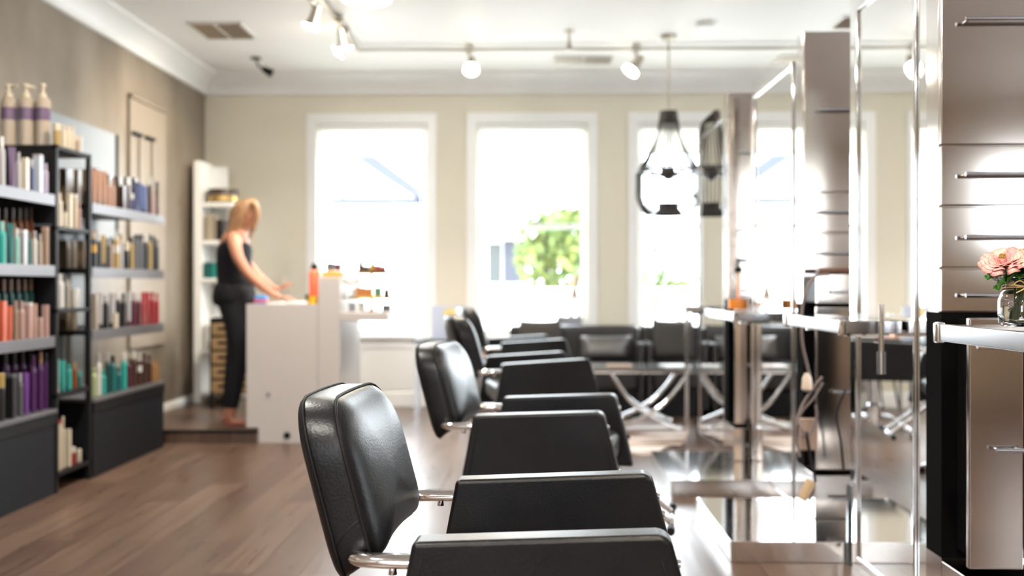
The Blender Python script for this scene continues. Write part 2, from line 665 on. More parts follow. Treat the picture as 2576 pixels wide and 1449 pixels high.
def outline(N=56, w=0.235, z0=-0.128, z1=0.17, rt=0.105, rb=0.045):
    """front view outline (y,z), rounded top corners, tapered foot"""
    pts = []
    def arc(cx, cz, r, a0, a1, n):
        for i in range(n):
            a = a0 + (a1 - a0) * i / (n - 1)
            pts.append((cx + r * math.cos(a), cz + r * math.sin(a)))
    arc(w - rt, z1 - rt, rt, 0, PI / 2, 10)
    arc(-w + rt, z1 - rt, rt, PI / 2, PI, 10)
    arc(-w + rb, z0 + rb, rb, PI, 1.5 * PI, 7)
    arc(w - rb, z0 + rb, rb, 1.5 * PI, 2 * PI, 7)
    # resample evenly
    P = [Vector((p[0], p[1])) for p in pts]
    P.append(P[0])
    L = [0]
    for a, b in zip(P, P[1:]):
        L.append(L[-1] + (b - a).length)
    out = []
    j = 0
    for i in range(N):
        t = L[-1] * i / N
        while L[j + 1] < t:
            j += 1
        u = (t - L[j]) / max(L[j + 1] - L[j], 1e-9)
        out.append(P[j].lerp(P[j + 1], u))
    return out


TILT = math.tan(math.radians(15))
TH = 0.078


def bk(y, z, x):
    # local frame -> chair frame. x forward
    if x < 0:
        f = max(0.0, min(1.0, (0.10 - z) / 0.22))
        z = z + 0.6 * x * f * f
    return Vector((x - TILT * (z + 0.17) + 0.35 * y * y - 0.0, y, z))


OUTL = outline()


def backrest_mesh():
    bm = B()
    rings = []
    # front face rings (scale, x)
    for s, x in ((0.15, 0.0525), (0.3, 0.051), (0.45, 0.0485), (0.6, 0.0445), (0.74, 0.038), (0.86, 0.029), (0.94, 0.0185), (0.985, 0.008), (1.0, 0.0), (1.004, -0.012), (1.004, -0.035), (1.0, -0.060), (0.985, -0.070), (0.93, -0.078), (0.8, -0.086), (0.5, -0.092)):
        rings.append([bm.verts.new(bk(p.x * s, p.y * s, x)) for p in OUTL])
    n = len(OUTL)
    for a, b in zip(rings, rings[1:]):
        for i in range(n):
            bm.faces.new((a[i], a[(i + 1) % n], b[(i + 1) % n], b[i]))
    f = bm.verts.new(bk(0, 0, 0.053))
    r = bm.verts.new(bk(0, 0, -0.094))
    for i in range(n):
        bm.faces.new((f, rings[0][i], rings[0][(i + 1) % n]))
        bm.faces.new((r, rings[-1][(i + 1) % n], rings[-1][i]))
    return bm


def arm_profile():
    # x,z with z measured from arm-top reference; rear-top to front-top rises
    base = [(-0.272, -0.262), (-0.222, 0.0), (0.215, 0.022), (0.232, 0.010), (0.262, -0.10), (0.300, -0.262)]
    return base


def make_chair(label, g):
    """origin on the floor under the seat centre, x forward; built with arm tops at z = 0.60"""
    t = thing('styling_chair', label, 'chair', group=g)
    AZ = 0.598
    # backrest
    bm = backrest_mesh()
    bmesh.ops.translate(bm, verts=bm.verts[:], vec=(-0.318, 0, 0.662))
    bo = new_obj('backrest', bm, M['leather'], t, smooth=True, sub=1)
    bm = B()
    tube(bm, [bk(p.x * 1.004, p.y * 1.004, 0.002) + Vector((-0.318, 0, 0.662)) for p in OUTL], 0.0032, 6, closed=True)
    tube(bm, [bk(p.x * 1.004, p.y * 1.004, -0.062) + Vector((-0.318, 0, 0.662)) for p in OUTL], 0.0026, 6, closed=True)
    for sgn in (-1, 1):
        ys = sgn * 0.2345
        tube(bm, [bk(ys, -0.045, -0.002) + Vector((-0.318, 0, 0.662)), bk(ys, -0.055, -0.030) + Vector((-0.318, 0, 0.662)), bk(ys, -0.075, -0.062) + Vector((-0.318, 0, 0.662))], 0.0022, 5)
    new_obj('piping', bm, M['piping'], bo, smooth=True)
    # arms
    for sgn in (-1, 1):
        y0, y1 = sgn * 0.247, sgn * 0.313
        bm = prism(B(), [(x, z + AZ) for x, z in arm_profile()], 'y', y0, y1)
        ao = new_obj('armrest', bm, M['leather'], t, bevel=0.030, seg=6)
        bm = B()
        yo = sgn * 0.3135
        tube(bm, [(-0.200, yo - sgn * 0.012, AZ - 0.010), (-0.206, yo, AZ - 0.035), (-0.245, yo, AZ - 0.25)], 0.0018, 5)
        new_obj('stitching', bm, M['piping'], ao, smooth=True)
        bm = B()
        tube(bm, [(0.203, yo - sgn * 0.012, AZ + 0.010), (0.216, yo, AZ - 0.03), (0.243, yo, AZ - 0.11), (0.278, yo, AZ - 0.25)], 0.0018, 5)
        new_obj('stitching', bm, M['piping'], ao, smooth=True)
        for zz, xx in ((-0.035, 0.2425), (-0.075, 0.254)):
            bm = B()
            tube(bm, [(xx - 0.004, sgn * 0.28, AZ + zz), (xx + 0.006, sgn * 0.28, AZ + zz - 0.001)], [0.010, 0.007], 12)
            new_obj('screw_cap', bm, M['chrome'], ao, smooth='auto')
        # bracket from backrest to arm
        bm = B()
        tube(bm, smoothpts([(-0.335, sgn * 0.215, 0.553), (-0.330, sgn * 0.262, 0.555), (-0.295, sgn * 0.279, 0.556), (-0.20, sgn * 0.280, 0.556)], 6), 0.0185, 14, flat=0.75)
        br = new_obj('bracket', bm, M['chrome'], t, smooth=True)
        bm = B()
        tube(bm, [(-0.262, sgn * 0.28, 0.548), (-0.262, sgn * 0.28, 0.532)], [0.006, 0.008], 10)
        new_obj('bolt', bm, M['chrome'], br, smooth=True)
    # seat
    bm = box(B(), (-0.24, -0.235, 0.38), (0.25, 0.235, 0.485))
    new_obj('seat', bm, M['leather'], t, bevel=0.035, seg=5)
    bm = box(B(), (-0.17, -0.15, 0.345), (0.17, 0.15, 0.378))
    new_obj('seat_frame', bm, M['black'], t, bevel=0.005)
    bm = lathe(B(), [(0.055, 0.05), (0.055, 0.17), (0.045, 0.18), (0.033, 0.181), (0.033, 0.345)], 24)
    new_obj('column', bm, M['chrome'], t, smooth='auto')
    for a in range(4):
        an = a * PI / 2 + PI / 4
        d = Vector((math.cos(an), math.sin(an), 0))
        bm = tube(B(), smoothpts([d * 0.03 + Vector((0, 0, 0.12)), d * 0.16 + Vector((0, 0, 0.10)), d * 0.27 + Vector((0, 0, 0.06)), d * 0.33 + Vector((0, 0, 0.035))], 5), 0.018, 12, flat=0.8)
        lg = new_obj('leg', bm, M['chrome'], t, smooth=True)
        bm = lathe(B(), [(0.02, 0.0), (0.024, 0.01), (0.02, 0.03), (0.008, 0.033)], 14, (d.x * 0.33, d.y * 0.33, 0.0))
        new_obj('foot_glide', bm, M['black'], lg, smooth='auto')
    bm = B()
    for sgn in (-1, 1):
        tube(bm, smoothpts([(0.14, sgn * 0.08, 0.362), (0.26, sgn * 0.08, 0.35), (0.36, sgn * 0.085, 0.27), (0.455, sgn * 0.09, 0.20)], 6), 0.0105, 10)
    tube(bm, [(0.455, -0.17, 0.20), (0.455, 0.17, 0.20)], 0.011, 10)
    fo = new_obj('footrest', bm, M['chrome'], t, smooth=True)
    bm = B()
    for sgn in (-1, 1):
        tube(bm, [(0.455, sgn * 0.165, 0.20), (0.455, sgn * 0.215, 0.20)], 0.0145, 12)
    new_obj('rubber_grip', bm, M['black'], fo, smooth='auto')
    return t


G = 'black leather styling chairs in the row'
ch = make_chair('sharp black leather styling chair in front, nearest its own steel shelf', G)
chairs = [((0.028, 2.04, 0.0), -3.5, 'black leather styling chair in front, in sharp focus with both armrests large'),
          ((0.060, 3.72, 0.0), -9, 'black leather styling chair second in the row, its seat facing the pump bottle mirror'),
          ((0.010, 5.35, 0.055), 11, 'black leather styling chair third in the row, raised and turned to the windows'),
          ((-0.055, 7.15, 0.06), 12, 'black leather styling chair last in the row, closest to the sofa and poster')]
for i, (p, a, lb) in enumerate(chairs):
    o = ch if i == 0 else dup(ch, p, 0, lb)
    o.location = (p[0], p[1], 0)
    o['label'] = lb
    o.rotation_euler.z = math.radians(a)
    if p[2]:
        # raised hydraulic chairs: everything above the column moves up
        for c in o.children:
            if not (c.name.startswith('leg') or c.name.startswith('column')):
                c.location.z += p[2]
            if c.name.startswith('column'):
                c.scale.z = (0.345 + p[2]) / 0.345

# ------------------------------------------------------------------ styling stations
MX = 1.19


def mirror_panel(label, X, y0, y1, g='framed station mirrors'):
    t = thing('station_mirror', label, 'mirror', (X, (y0 + y1) / 2, 0), 0, g)
    h = (y1 - y0) / 2
    zt = 2.16
    new_obj('backing', box(B(), (0.006, -h, 0.0), (0.032, h, zt)), M['polished'], t)
    new_obj('mirror_glass', box(B(), (0.0, -h, 0.0), (0.0055, h, zt)), M['mirror'], t)
    bm = B()
    e = 0.075
    w_ = 0.026
    zb, zi = 0.035, 2.075
    for a, b in (((-h + e, zb), (-h + e + w_, zi)), ((h - e - w_, zb), (h - e, zi)), ((-h + e + w_, zb), (h - e - w_, zb + w_)), ((-h + e + w_, zi - w_), (h - e - w_, zi))):
        box(bm, (-0.009, a[0], a[1]), (-0.0005, b[0], b[1]))
    new_obj('frame', bm, M['chrome'], t, bevel=0.004, seg=2)
    bm = box(B(), (-0.008, h + 0.002, 0.0), (0.04, h + 0.02, 0.30))
    new_obj('foot', bm, M['black_gloss'], t)
    return t


mirror_panel('tall mirror ending beside the near drawer tower, reflecting a brown chair', MX, 3.025, 3.75)
mirror_panel('tall mirror between the second drawer tower and the orange pump bottle', MX, 4.475, 5.44)
mirror_panel('tall mirror behind the chandelier, farthest from the flower jar', 1.15, 5.88, 6.95)
mirror_panel('tall mirror beside the steel shelf with the flower jar', MX, 1.55, 2.35)


def handle(bm, x0, x1, y, z, off=0.032):
    tube(bm, [(x0, y - off, z), (x1, y - off, z)], 0.0062, 10)
    for xx in (x0 + 0.012, x1 - 0.012):
        tube(bm, [(xx, y - off, z), (xx, y, z)], 0.0045, 8)


def tower(label, x0, Y, w_=0.42, opened=False):
    t = thing('drawer_tower', label, 'cabinet', (x0, Y, 0), 0, 'steel drawer towers')
    D = 0.11
    zt = 2.15
    zb = 0.972
    new_obj('carcass', box(B(), (0, 0.02, zb), (w_, D, zt)), M['polished'], t, bevel=0.002)
    fr = [(1.452, zt, 1.805), (1.277, 1.452, 1.365), (1.099, 1.277, 1.187), (zb, 1.099, 1.022)]
    for i, (a, b, hz) in enumerate(fr):
        dy = -0.2 if (opened and i == 3) else 0.0
        bm = box(B(), (0.0, dy, a + 0.003), (w_, dy + 0.018, b - 0.003))
        nm = 'door' if i == 0 else 'drawer'
        d = new_obj(nm, bm, M['steel'], t, bevel=0.0025)
        bm = B()
        handle(bm, 0.055, w_ - 0.05, dy, hz)
        new_obj('handle', bm, M['chrome_soft'], d, smooth='auto')
        if dy:
            bm = box(B(), (0.01, dy + 0.018, a + 0.01), (w_ - 0.01, 0.02, b - 0.03))
            new_obj('drawer_box', bm, M['black'], d)
    # black open back column under the drawers
    new_obj('black_column', box(B(), (0.0, 0.0, 0.27), (w_, D, zb)), M['void'], t)
    # lower cabinet
    new_obj('lower_box', box(B(), (0.04, -0.146, 0.30), (0.146, -0.002, 0.955)), M['void'], t)
    bm = box(B(), (0.006, -0.17, 0.285), (0.150, -0.147, 0.962))
    lc = new_obj('lower_door', bm, M['steel'], t, bevel=0.004)
    bm = B()
    handle(bm, 0.066, 0.146, -0.17, 0.61, 0.026)
    new_obj('handle', bm, M['chrome_soft'], lc, smooth='auto')
    bm = box(B(), (0.0, -0.17, 0.082), (w_, 0.0, 0.262))
    lc = new_obj('bottom_drawer', bm, M['steel'], t, bevel=0.004)
    bm = B()
    handle(bm, 0.06, w_ - 0.1, -0.17, 0.17, 0.026)
    new_obj('handle', bm, M['chrome_soft'], lc, smooth='auto')
    new_obj('plinth', box(B(), (0.0, 0.0, 0.082), (w_, D, 0.27)), M['steel'], t)
    return t


tower('tall steel drawer tower behind the pink flowers, sharp long bar handles', U(2368, 0, 2.87).x, 2.87, 0.46)
tower('tall steel drawer tower with its lowest upper drawer pulled open, cables below', U(2022, 0, 4.32).x, 4.32, 0.42, True)
tower('steel drawer tower behind the orange pump bottle, closest to the chandelier', U(1831, 0, 5.68).x, 5.68, 0.32)


def base_slab(label, x0, x1, y0, y1):
    t = new_obj('base_slab', box(B(), (0, 0, 0), (x1 - x0, y1 - y0, 0.08)), M['polished'], bevel=0.003, loc=(x0, y0, 0))
    return tag(t, label, 'base', 'polished station bases')


base_slab('polished steel floor base under the tower with the open drawer', 0.75, 1.95, 3.78, 4.56)
base_slab('polished steel floor base under the tower behind the orange bottle', 0.69, 1.8, 4.97, 5.84)
base_slab('polished steel floor base under the tower beside the flower jar', 0.80, 1.95, 2.42, 3.03)


def shelf(label, x0, y0, y1, z, x1=MX - 0.0095):
    t = thing('station_shelf', label, 'shelf', (x0, y0, z), 0, 'steel shelves of the styling stations')
    W, L = x1 - x0, y1 - y0
    th = 0.042
    new_obj('worktop', box(B(), (0.016, 0.016, -th + 0.004), (W, L - 0.0, -0.002)), M['polished'], t)
    new_obj('side_band', box(B(), (0, 0.014, -th), (0.016, L - 0.016, 0)), M['chrome_soft'], t, bevel=0.003)
    new_obj('end_band', box(B(), (0.014, 0, -th), (W, 0.016, 0)), M['chrome_soft'], t, bevel=0.003)
    for yy in (0, L - 0.018):
        new_obj('corner_cap', box(B(), (-0.006, yy - 0.004, -th - 0.005), (0.018, yy + 0.022, 0.004)), M['chrome'], t, bevel=0.006, seg=3)
    bm = B()
    for yy in (0.12, L - 0.12):
        bm = tube(B(), [(0.05, yy, -th - 0.006), (W, yy, -th - 0.006)], 0.008, 8)
        new_obj('bracket', bm, M['chrome'], t, smooth='auto')
    return t


shelf('steel shelf holding the flower jar, long satin edge in sharp focus', 1.0, 1.62, 2.49, 0.955)
shelf('steel shelf beneath the mirror next to the near tower, empty top', 0.985, 3.20, 3.90, 0.937)
shelf('steel shelf holding the orange pump bottle', 0.925, 4.59, 5.33, 0.925, MX - 0.001)
shelf('small steel shelf below the chandelier, farthest along the mirrors', 0.93, 6.05, 6.72, 0.925, 1.12)
# leg posts holding the shelves of the far stations
for (xx, yy, zz, lb) in ((1.02, 6.6, 0.92, 'thin chrome post under the small shelf below the chandelier'),):
    bm = B()
    tube(bm, [(0, 0, 0), (0, 0, zz - 0.045)], 0.014, 12)
    tag(new_obj('shelf_post', bm, M['chrome'], smooth='auto', loc=(xx, yy, 0)), lb, 'post')

# tool holder hooked to the second shelf
p = U(2316, 830, 3.3)
t = thing('tool_holder', 'chrome curling iron holder hooked on the empty steel shelf', 'holder', (1.10, 3.16, 0.87))
bm = B()
tube(bm, [(0, 0, -0.09), (0, 0, 0.12)], 0.008, 10)
tube(bm, [(0, 0, 0.0), (0, 0.06, 0.0)], 0.005, 8)
new_obj('rod', bm, M['chrome'], t, smooth='auto')
bm = lathe(B(), [(0.014, -0.10), (0.014, -0.03), (0.011, -0.03), (0.011, -0.10)], 14, cap=False)
new_obj('cup', bm, M['chrome_soft'], t, smooth='auto')


# cables and power box at tower 2
def cable(label, pts, r=0.006, mat='black'):
    bm = tube(B(), smoothpts(pts, 8), r, 8)
    o = new_obj('cable', bm, M[mat], smooth=True)
    return tag(o, label, 'cable', 'cables hanging at the open-drawer tower')


M['cord'] = pm('brown_cord', (0.16, 0.12, 0.11), 0.5)
M['taupe'] = pm('taupe_plastic', (0.30, 0.21, 0.17), 0.5)
Yc = 4.08
cable('dark cord arching from the open drawer down along the black column', [U(2085, 690, 4.1), U(2045, 700, Yc), U(2020, 760, Yc), U(2017, 850, Yc), U(2032, 925, Yc), U(2045, 975, Yc)], 0.006, 'cord')
cable('brown cord sweeping from the lower door towards the mirror foot', [U(2068, 948, Yc), U(2040, 985, Yc), U(2014, 1030, Yc), U(2002, 1080, Yc), U(2012, 1150, Yc)], 0.006, 'cord')
cable('second brown cord beside the sweeping cord, curling to the power box', [U(2070, 962, Yc), U(2048, 1000, Yc), U(2018, 1035, Yc), U(2008, 1060, Yc), U(2026, 1090, Yc - 0.02)], 0.005, 'cord')
cable('short looping cord between plug and power box', [U(2052, 1020, Yc), U(2054, 1050, Yc), U(2040, 1085, Yc), U(2012, 1098, Yc)], 0.005, 'cord')
cable('thin black cord trailing over the steel lower door', [U(2128, 980, 4.02), U(2105, 1040, 4.02), U(2115, 1110, 4.02), U(2122, 1180, 4.02)], 0.005)
cable('black cord dangling to the floor base with plug', [U(2028, 1085, Yc), U(2040, 1160, Yc), U(2050, 1210, Yc), U(2036, 1260, Yc)], 0.006)
p = U(2030, 960, Yc)
bm = lathe(B(), [(0.010, -0.04), (0.022, -0.03), (0.018, 0.015), (0.008, 0.035)], 14, (0, 0, 0))
tag(new_obj('power_plug', bm, pm('cream_plastic', (0.62, 0.50, 0.40), 0.4), smooth='auto', loc=p), 'cream plug hanging on cords beside the black column', 'plug')
p = U(2033, 1092, Yc + 0.03)
tag(new_obj('power_box', box(B(), (-0.035, -0.02, -0.065), (0.035, 0.02, 0.065)), M['taupe'], bevel=0.006, loc=p), 'taupe power box among the cords', 'power box')
p = U(2030, 1240, Yc)
bm = tube(B(), [(-0.02, 0, -0.03), (0.02, 0, 0.05)], [0.018, 0.024], 12)
tag(new_obj('hair_clipper', bm, pm('tan_plastic', (0.5, 0.36, 0.22), 0.4), smooth='auto', loc=p), 'tan handheld clipper dangling low on a cord', 'clipper')
p = U(2110, 688, 4.2)
tag(new_obj('brush_roll', box(B(), (-0.09, -0.03, -0.012), (0.09, 0.03, 0.012)), pm('brown_leather', (0.12, 0.06, 0.04), 0.5), bevel=0.008, loc=(p.x, 4.2, 1.112)), 'brown brush roll lying on the open drawer', 'brush roll')

# ------------------------------------------------------------------ pump bottle with orange liquid
M['orange'] = pm('orange_liquid', (0.95, 0.30, 0.02), 0.3)
p = U(1857, 778, 5.12)
pb = thing('pump_bottle', 'clear pump bottle with orange liquid and black pump on the steel shelf', 'bottle', (p.x, 5.12, 0.926))
bm = lathe(B(), [(0.052, 0.0), (0.055, 0.01), (0.055, 0.15), (0.045, 0.175), (0.018, 0.19), (0.016, 0.20)], 28)
new_obj('bottle_body', bm, M['thin_glass'], pb, smooth=True)
bm = lathe(B(), [(0.049, 0.004), (0.0505, 0.01), (0.0505, 0.052)], 28)
new_obj('liquid', bm, M['orange'], pb, smooth='auto')
bm = tube(B(), [(0, 0, 0.03), (0.005, 0, 0.2)], 0.006, 8)
new_obj('dip_tube', bm, M['orange'], pb)
bm = lathe(B(), [(0.020, 0.19), (0.020, 0.215), (0.009, 0.22), (0.006, 0.25), (0.012, 0.252), (0.012, 0.262)], 16)
tube(bm, [(0, 0, 0.257), (0.045, 0, 0.252)], 0.006, 8)
new_obj('pump', bm, M['black'], pb, smooth='auto')

# ------------------------------------------------------------------ flowers in jar
jx, jy, jz = U(2570, 0, 2.22).x, 2.22, 0.956
jar = thing('glass_jar', 'small clear glass jar with water and twine on the steel shelf', 'jar', (jx, jy, jz))
bm = lathe(B(), [(0.0, 0.004), (0.040, 0.004), (0.047, 0.012), (0.0485, 0.03), (0.048, 0.062), (0.042, 0.078), (0.036, 0.084), (0.036, 0.104), (0.0385, 0.106), (0.0385, 0.110), (0.033, 0.110), (0.033, 0.086), (0.039, 0.077), (0.045, 0.06), (0.0455, 0.03), (0.044, 0.014), (0.0, 0.011)], 40, cap=False)
new_obj('jar_body', bm, M['glass'], jar, smooth=True)
bm = lathe(B(), [(0.0, 0.012), (0.043, 0.015), (0.0448, 0.03), (0.0445, 0.048), (0.0, 0.048)], 32, cap=False)
new_obj('water', bm, M['water'], jar, smooth='auto')
bm = B()
for kk, zz in enumerate((0.088, 0.092, 0.096)):
    tube(bm, [(0.0385 * math.cos(a), 0.0385 * math.sin(a), zz + 0.002 * math.sin(a * 2 + kk)) for a in [2 * PI * i / 24 for i in range(24)]], 0.0016, 6, closed=True)
for s in (-1, 1):
    tube(bm, smoothpts([(-0.008, -0.039, 0.093), (-0.008 + s * 0.018, -0.047, 0.104), (-0.008 + s * 0.03, -0.046, 0.096), (-0.008 + s * 0.012, -0.042, 0.091), (-0.008, -0.039, 0.093)], 5), 0.0016, 6)
    tube(bm, smoothpts([(-0.008, -0.040, 0.093), (-0.008 + s * 0.012, -0.047, 0.085), (-0.008 + s * 0.026, -0.046, 0.078)], 5), 0.0014, 6)
new_obj('twine_bow', bm, M['twine'], jar, smooth=True)
bm = B()
tube(bm, smoothpts([(-0.030, -0.040, 0.056), (-0.040, -0.030, 0.060), (-0.042, -0.026, 0.052), (-0.036, -0.034, 0.046), (-0.042, -0.026, 0.040), (-0.036, -0.032, 0.036)], 5), 0.0012, 6)
new_obj('embossed_mark', bm, M['glass'], jar, smooth=True)


def petal_mat(name, c1, c2):
    return noise_col(pm(name, c1, 0.6), c1, c2, 30, 3)


def flower(label, center, R, n_layers, tilt, cA, cB, ccen, seed):
    rnd = random.Random(seed)
    t = thing('ranunculus', label, 'flower', center, 0, 'pink flowers in the glass jar')
    mA = petal_mat('petal_' + str(seed), cA, cB)
    rot = Matrix.Rotation(tilt[0], 4, 'X') @ Matrix.Rotation(tilt[1], 4, 'Y')
    cnt = 0
    for L in range(n_layers):
        u = (L + 1) / n_layers
        r0 = R * (0.22 + 0.78 * u)
        npet = 5 + L
        bm = B()
        for k2 in range(npet):
            a0 = 2 * PI * k2 / npet + L * 0.7 + rnd.uniform(-0.1, 0.1)
            wd = 2 * PI / npet * 0.85
            NU, NV = 7, 6
            op = 0.25 + 1.05 * u * u + rnd.uniform(-0.06, 0.06)   # opening angle
            vs = []
            for i in range(NU):
                row = []
                for j in range(NV):
                    s = i / (NU - 1) - 0.5
                    v = j / (NV - 1)
                    prof = math.sin(min(v, 1) * PI * 0.52)
                    aa = a0 + s * wd * (0.35 + 0.9 * prof)
                    ang = op * v
                    rad = r0 * (0.18 + 0.8 * v * math.cos((1 - u) * 0.9 * v)) * (1 - 0.10 * (2 * s) ** 2)
                    z = r0 * 0.80 * v * math.cos(ang) * (1 - 0.22 * (2 * s) ** 2) + 0.003 * math.sin(6 * s + a0 * 3) * v
                    p = Vector((rad * math.cos(aa), rad * math.sin(aa), z - R * 0.35))
                    row.append(bm.verts.new(rot @ p))
                vs.append(row)
            for i in range(NU - 1):
                for j in range(NV - 1):
                    bm.faces.new((vs[i][j], vs[i + 1][j], vs[i + 1][j + 1], vs[i][j + 1]))
        o = new_obj('petals', bm, mA, t, smooth=True)
        s_ = o.modifiers.new('s', 'SOLIDIFY')
        s_.thickness = 0.0006
    bm = B()
    for _ in range(26):
        a = rnd.uniform(0, 6.28)
        rr = R * 0.16 * math.sqrt(rnd.random())
        p = rot @ Vector((rr * math.cos(a), rr * math.sin(a), R * 0.16))
        bmesh.ops.create_icosphere(bm, subdivisions=1, radius=R * 0.045, matrix=Matrix.Translation(p))
    new_obj('flower_centre', bm, pm('centre_' + str(seed), ccen, 0.6), t, smooth=True)
    bm = tube(B(), smoothpts([rot @ Vector((0, 0, -R * 0.3)), Vector((jx - center[0], jy - center[1], jz + 0.10 - center[2])) * 0.6, Vector((jx - center[0] + rnd.uniform(-0.01, 0.01), jy - center[1], jz + 0.085 - center[2])), Vector((jx - center[0] + rnd.uniform(-0.02, 0.02), jy - center[1] + rnd.uniform(-0.01, 0.01), jz + 0.016 - center[2]))], 6), 0.0028, 8)
    new_obj('stem', bm, M['stem'], t, smooth=True)
    return t


pA = U(2522, 652, 2.19)
pB = U(2580, 636, 2.24)
flower('open pink flower with dark centre on the side facing the chairs', tuple(pA), 0.052, 6, (0.55, -0.35), (0.66, 0.24, 0.25), (0.74, 0.43, 0.38), (0.25, 0.13, 0.02), 1)
flower('peach flower higher in the jar, half cut off by the frame edge', tuple(pB), 0.040, 6, (0.35, 0.1), (0.70, 0.34, 0.22), (0.76, 0.48, 0.33), (0.35, 0.2, 0.04), 2)
pC = U(2590, 664, 2.16)
flower('pale cream bud low at the frame edge', tuple(pC), 0.020, 4, (0.7, 0.2), (0.62, 0.52, 0.26), (0.68, 0.62, 0.40), (0.4, 0.35, 0.1), 4)
pC = U(2510, 688, 2.2)
flower('small white bud hanging beneath the pink flower', tuple(pC), 0.018, 4, (1.6, -0.5), (0.5, 0.5, 0.46), (0.6, 0.6, 0.55), (0.4, 0.35, 0.1), 5)


def leafy(label, base, d, L, W_, roll, seed):
    rnd = random.Random(seed)
    bm = B()
    d = Vector(d).normalized()
    side = d.cross(Vector((0, 0, 1))).normalized()
    side = Matrix.Rotation(roll, 3, d) @ side
    up = side.cross(d)
    NU, NV = 13, 7
    vs = []
    for i in range(NU):
        u = i / (NU - 1)
        wid = W_ * math.sin(PI * (0.08 + 0.86 * u)) ** 0.8 * (1 + 0.28 * math.sin(u * 26))
        row = []
        for j in range(NV):
            s = j / (NV - 1) * 2 - 1
            p = Vector(base) + d * (L * u) + side * (wid * s) + up * (0.012 * s * s - 0.02 * u * u + 0.002 * math.sin(u * 18 + s * 5))
            row.append(bm.verts.new(p))
        vs.append(row)
    for i in range(NU - 1):
        for j in range(NV - 1):
            bm.faces.new((vs[i][j], vs[i + 1][j], vs[i + 1][j + 1], vs[i][j + 1]))
    return bm


bm_leaf = [((-1, -0.30, 0.02), 0.100, 0.019, 0.5), ((-1, -0.4, -0.30), 0.088, 0.024, 0.6), ((-0.9, -0.6, -0.1), 0.07, 0.018, 0.3), ((-0.5, -0.8, 0.05), 0.05, 0.018, 0.1), ((0.6, -0.5, 0.35), 0.06, 0.018, 0.0), ((0.1, -0.7, 0.5), 0.055, 0.016, 0.5), ((-0.7, 0.3, 0.3), 0.06, 0.018, 0.3), ((0.9, 0.1, 0.1), 0.06, 0.018, 0.3)]
sp = thing('leaf_sprig', 'green lobed leaves spilling over the rim of the flower jar', 'leaves', (jx, jy, jz))
for i, (d, L, W_, ro) in enumerate(bm_leaf):
    new_obj('leaf', leafy('', (0.0, 0, 0.122), d, L, W_, ro, i), M['leaf'], sp, smooth=True)
bm = B()
for a in range(6):
    tube(bm, [(0.02 * math.cos(a), 0.015 * math.sin(a), 0.018), (0.014 * math.cos(a + 1), 0.012 * math.sin(a + 1), 0.10), (0, 0, 0.125)], 0.0022, 6)
new_obj('stem', bm, M['stem'], sp, smooth=True)

# ------------------------------------------------------------------ ceiling things
zt = ZC - 0.035


def track(label, a, b):
    bm = tube(B(), [a, b], 0.012, 8)
    return tag(new_obj('light_track', bm, M['beige_metal'], smooth='auto'), label, 'light track')


yt = 7.55
track('long lighting track running across the ceiling before the windows', (U(905, 130, yt).x, yt, zt), (4.6, yt, zt))
M['track_white'] = pm('white_metal', (0.8, 0.79, 0.76), 0.4)


def spot(label, x, y, aim, lit=True, power=40, big=1.0, mat='beige_metal', z0=None):
    z0 = zt if z0 is None else z0
    t = thing('track_spotlight', label, 'spotlight', (x, y, z0), 0, 'track spotlights')
    aim = Vector(aim).normalized()
    bm = B()
    box(bm, (-0.03, -0.03, -0.02), (0.03, 0.03, 0.02))
    tube(bm, [(0, 0, 0), (0.0, 0, -0.05), (0.02, 0, -0.09)], 0.008 * big, 8)
    new_obj('mount', bm, M[mat], t)
    o = Vector((0.02, 0, -0.09))
    q = Vector((0, 0, 1)).rotation_difference(aim).to_matrix().to_4x4()
    bm = lathe(B(), [(0.0, -0.03), (0.022, -0.028), (0.026, 0.02), (0.030, 0.05), (0.055, 0.10), (0.052, 0.10), (0.028, 0.055)], 20, cap=False)
    bmesh.ops.scale(bm, verts=bm.verts[:], vec=(big, big, big))
    bmesh.ops.transform(bm, verts=bm.verts[:], matrix=Matrix.Translation(o) @ q)
    h = new_obj('lamp_head', bm, M[mat], t, smooth='auto')
    bm = lathe(B(), [(0.0, 0.085), (0.050, 0.085), (0.051, 0.094), (0.03, 0.104), (0, 0.106)], 20, cap=False)
    bmesh.ops.scale(bm, verts=bm.verts[:], vec=(big, big, big))
    bmesh.ops.transform(bm, verts=bm.verts[:], matrix=Matrix.Translation(o) @ q)
    new_obj('bulb', bm, M['bulb'], h, smooth='auto')
    if lit:
        l = bpy.data.lights.new('spot_light', 'SPOT')
        l.energy = power
        l.color = (1, 0.86, 0.66)
        l.spot_size = 1.6
        l.spot_blend = 0.8
        l.shadow_soft_size = 0.05
        lo = bpy.data.objects.new('spot_light', l)
        C.objects.link(lo)
        lo.parent = t
        lo.location = o + aim * 0.13 * big
        lo.rotation_euler = aim.to_track_quat('-Z', 'Y').to_euler()
    return t


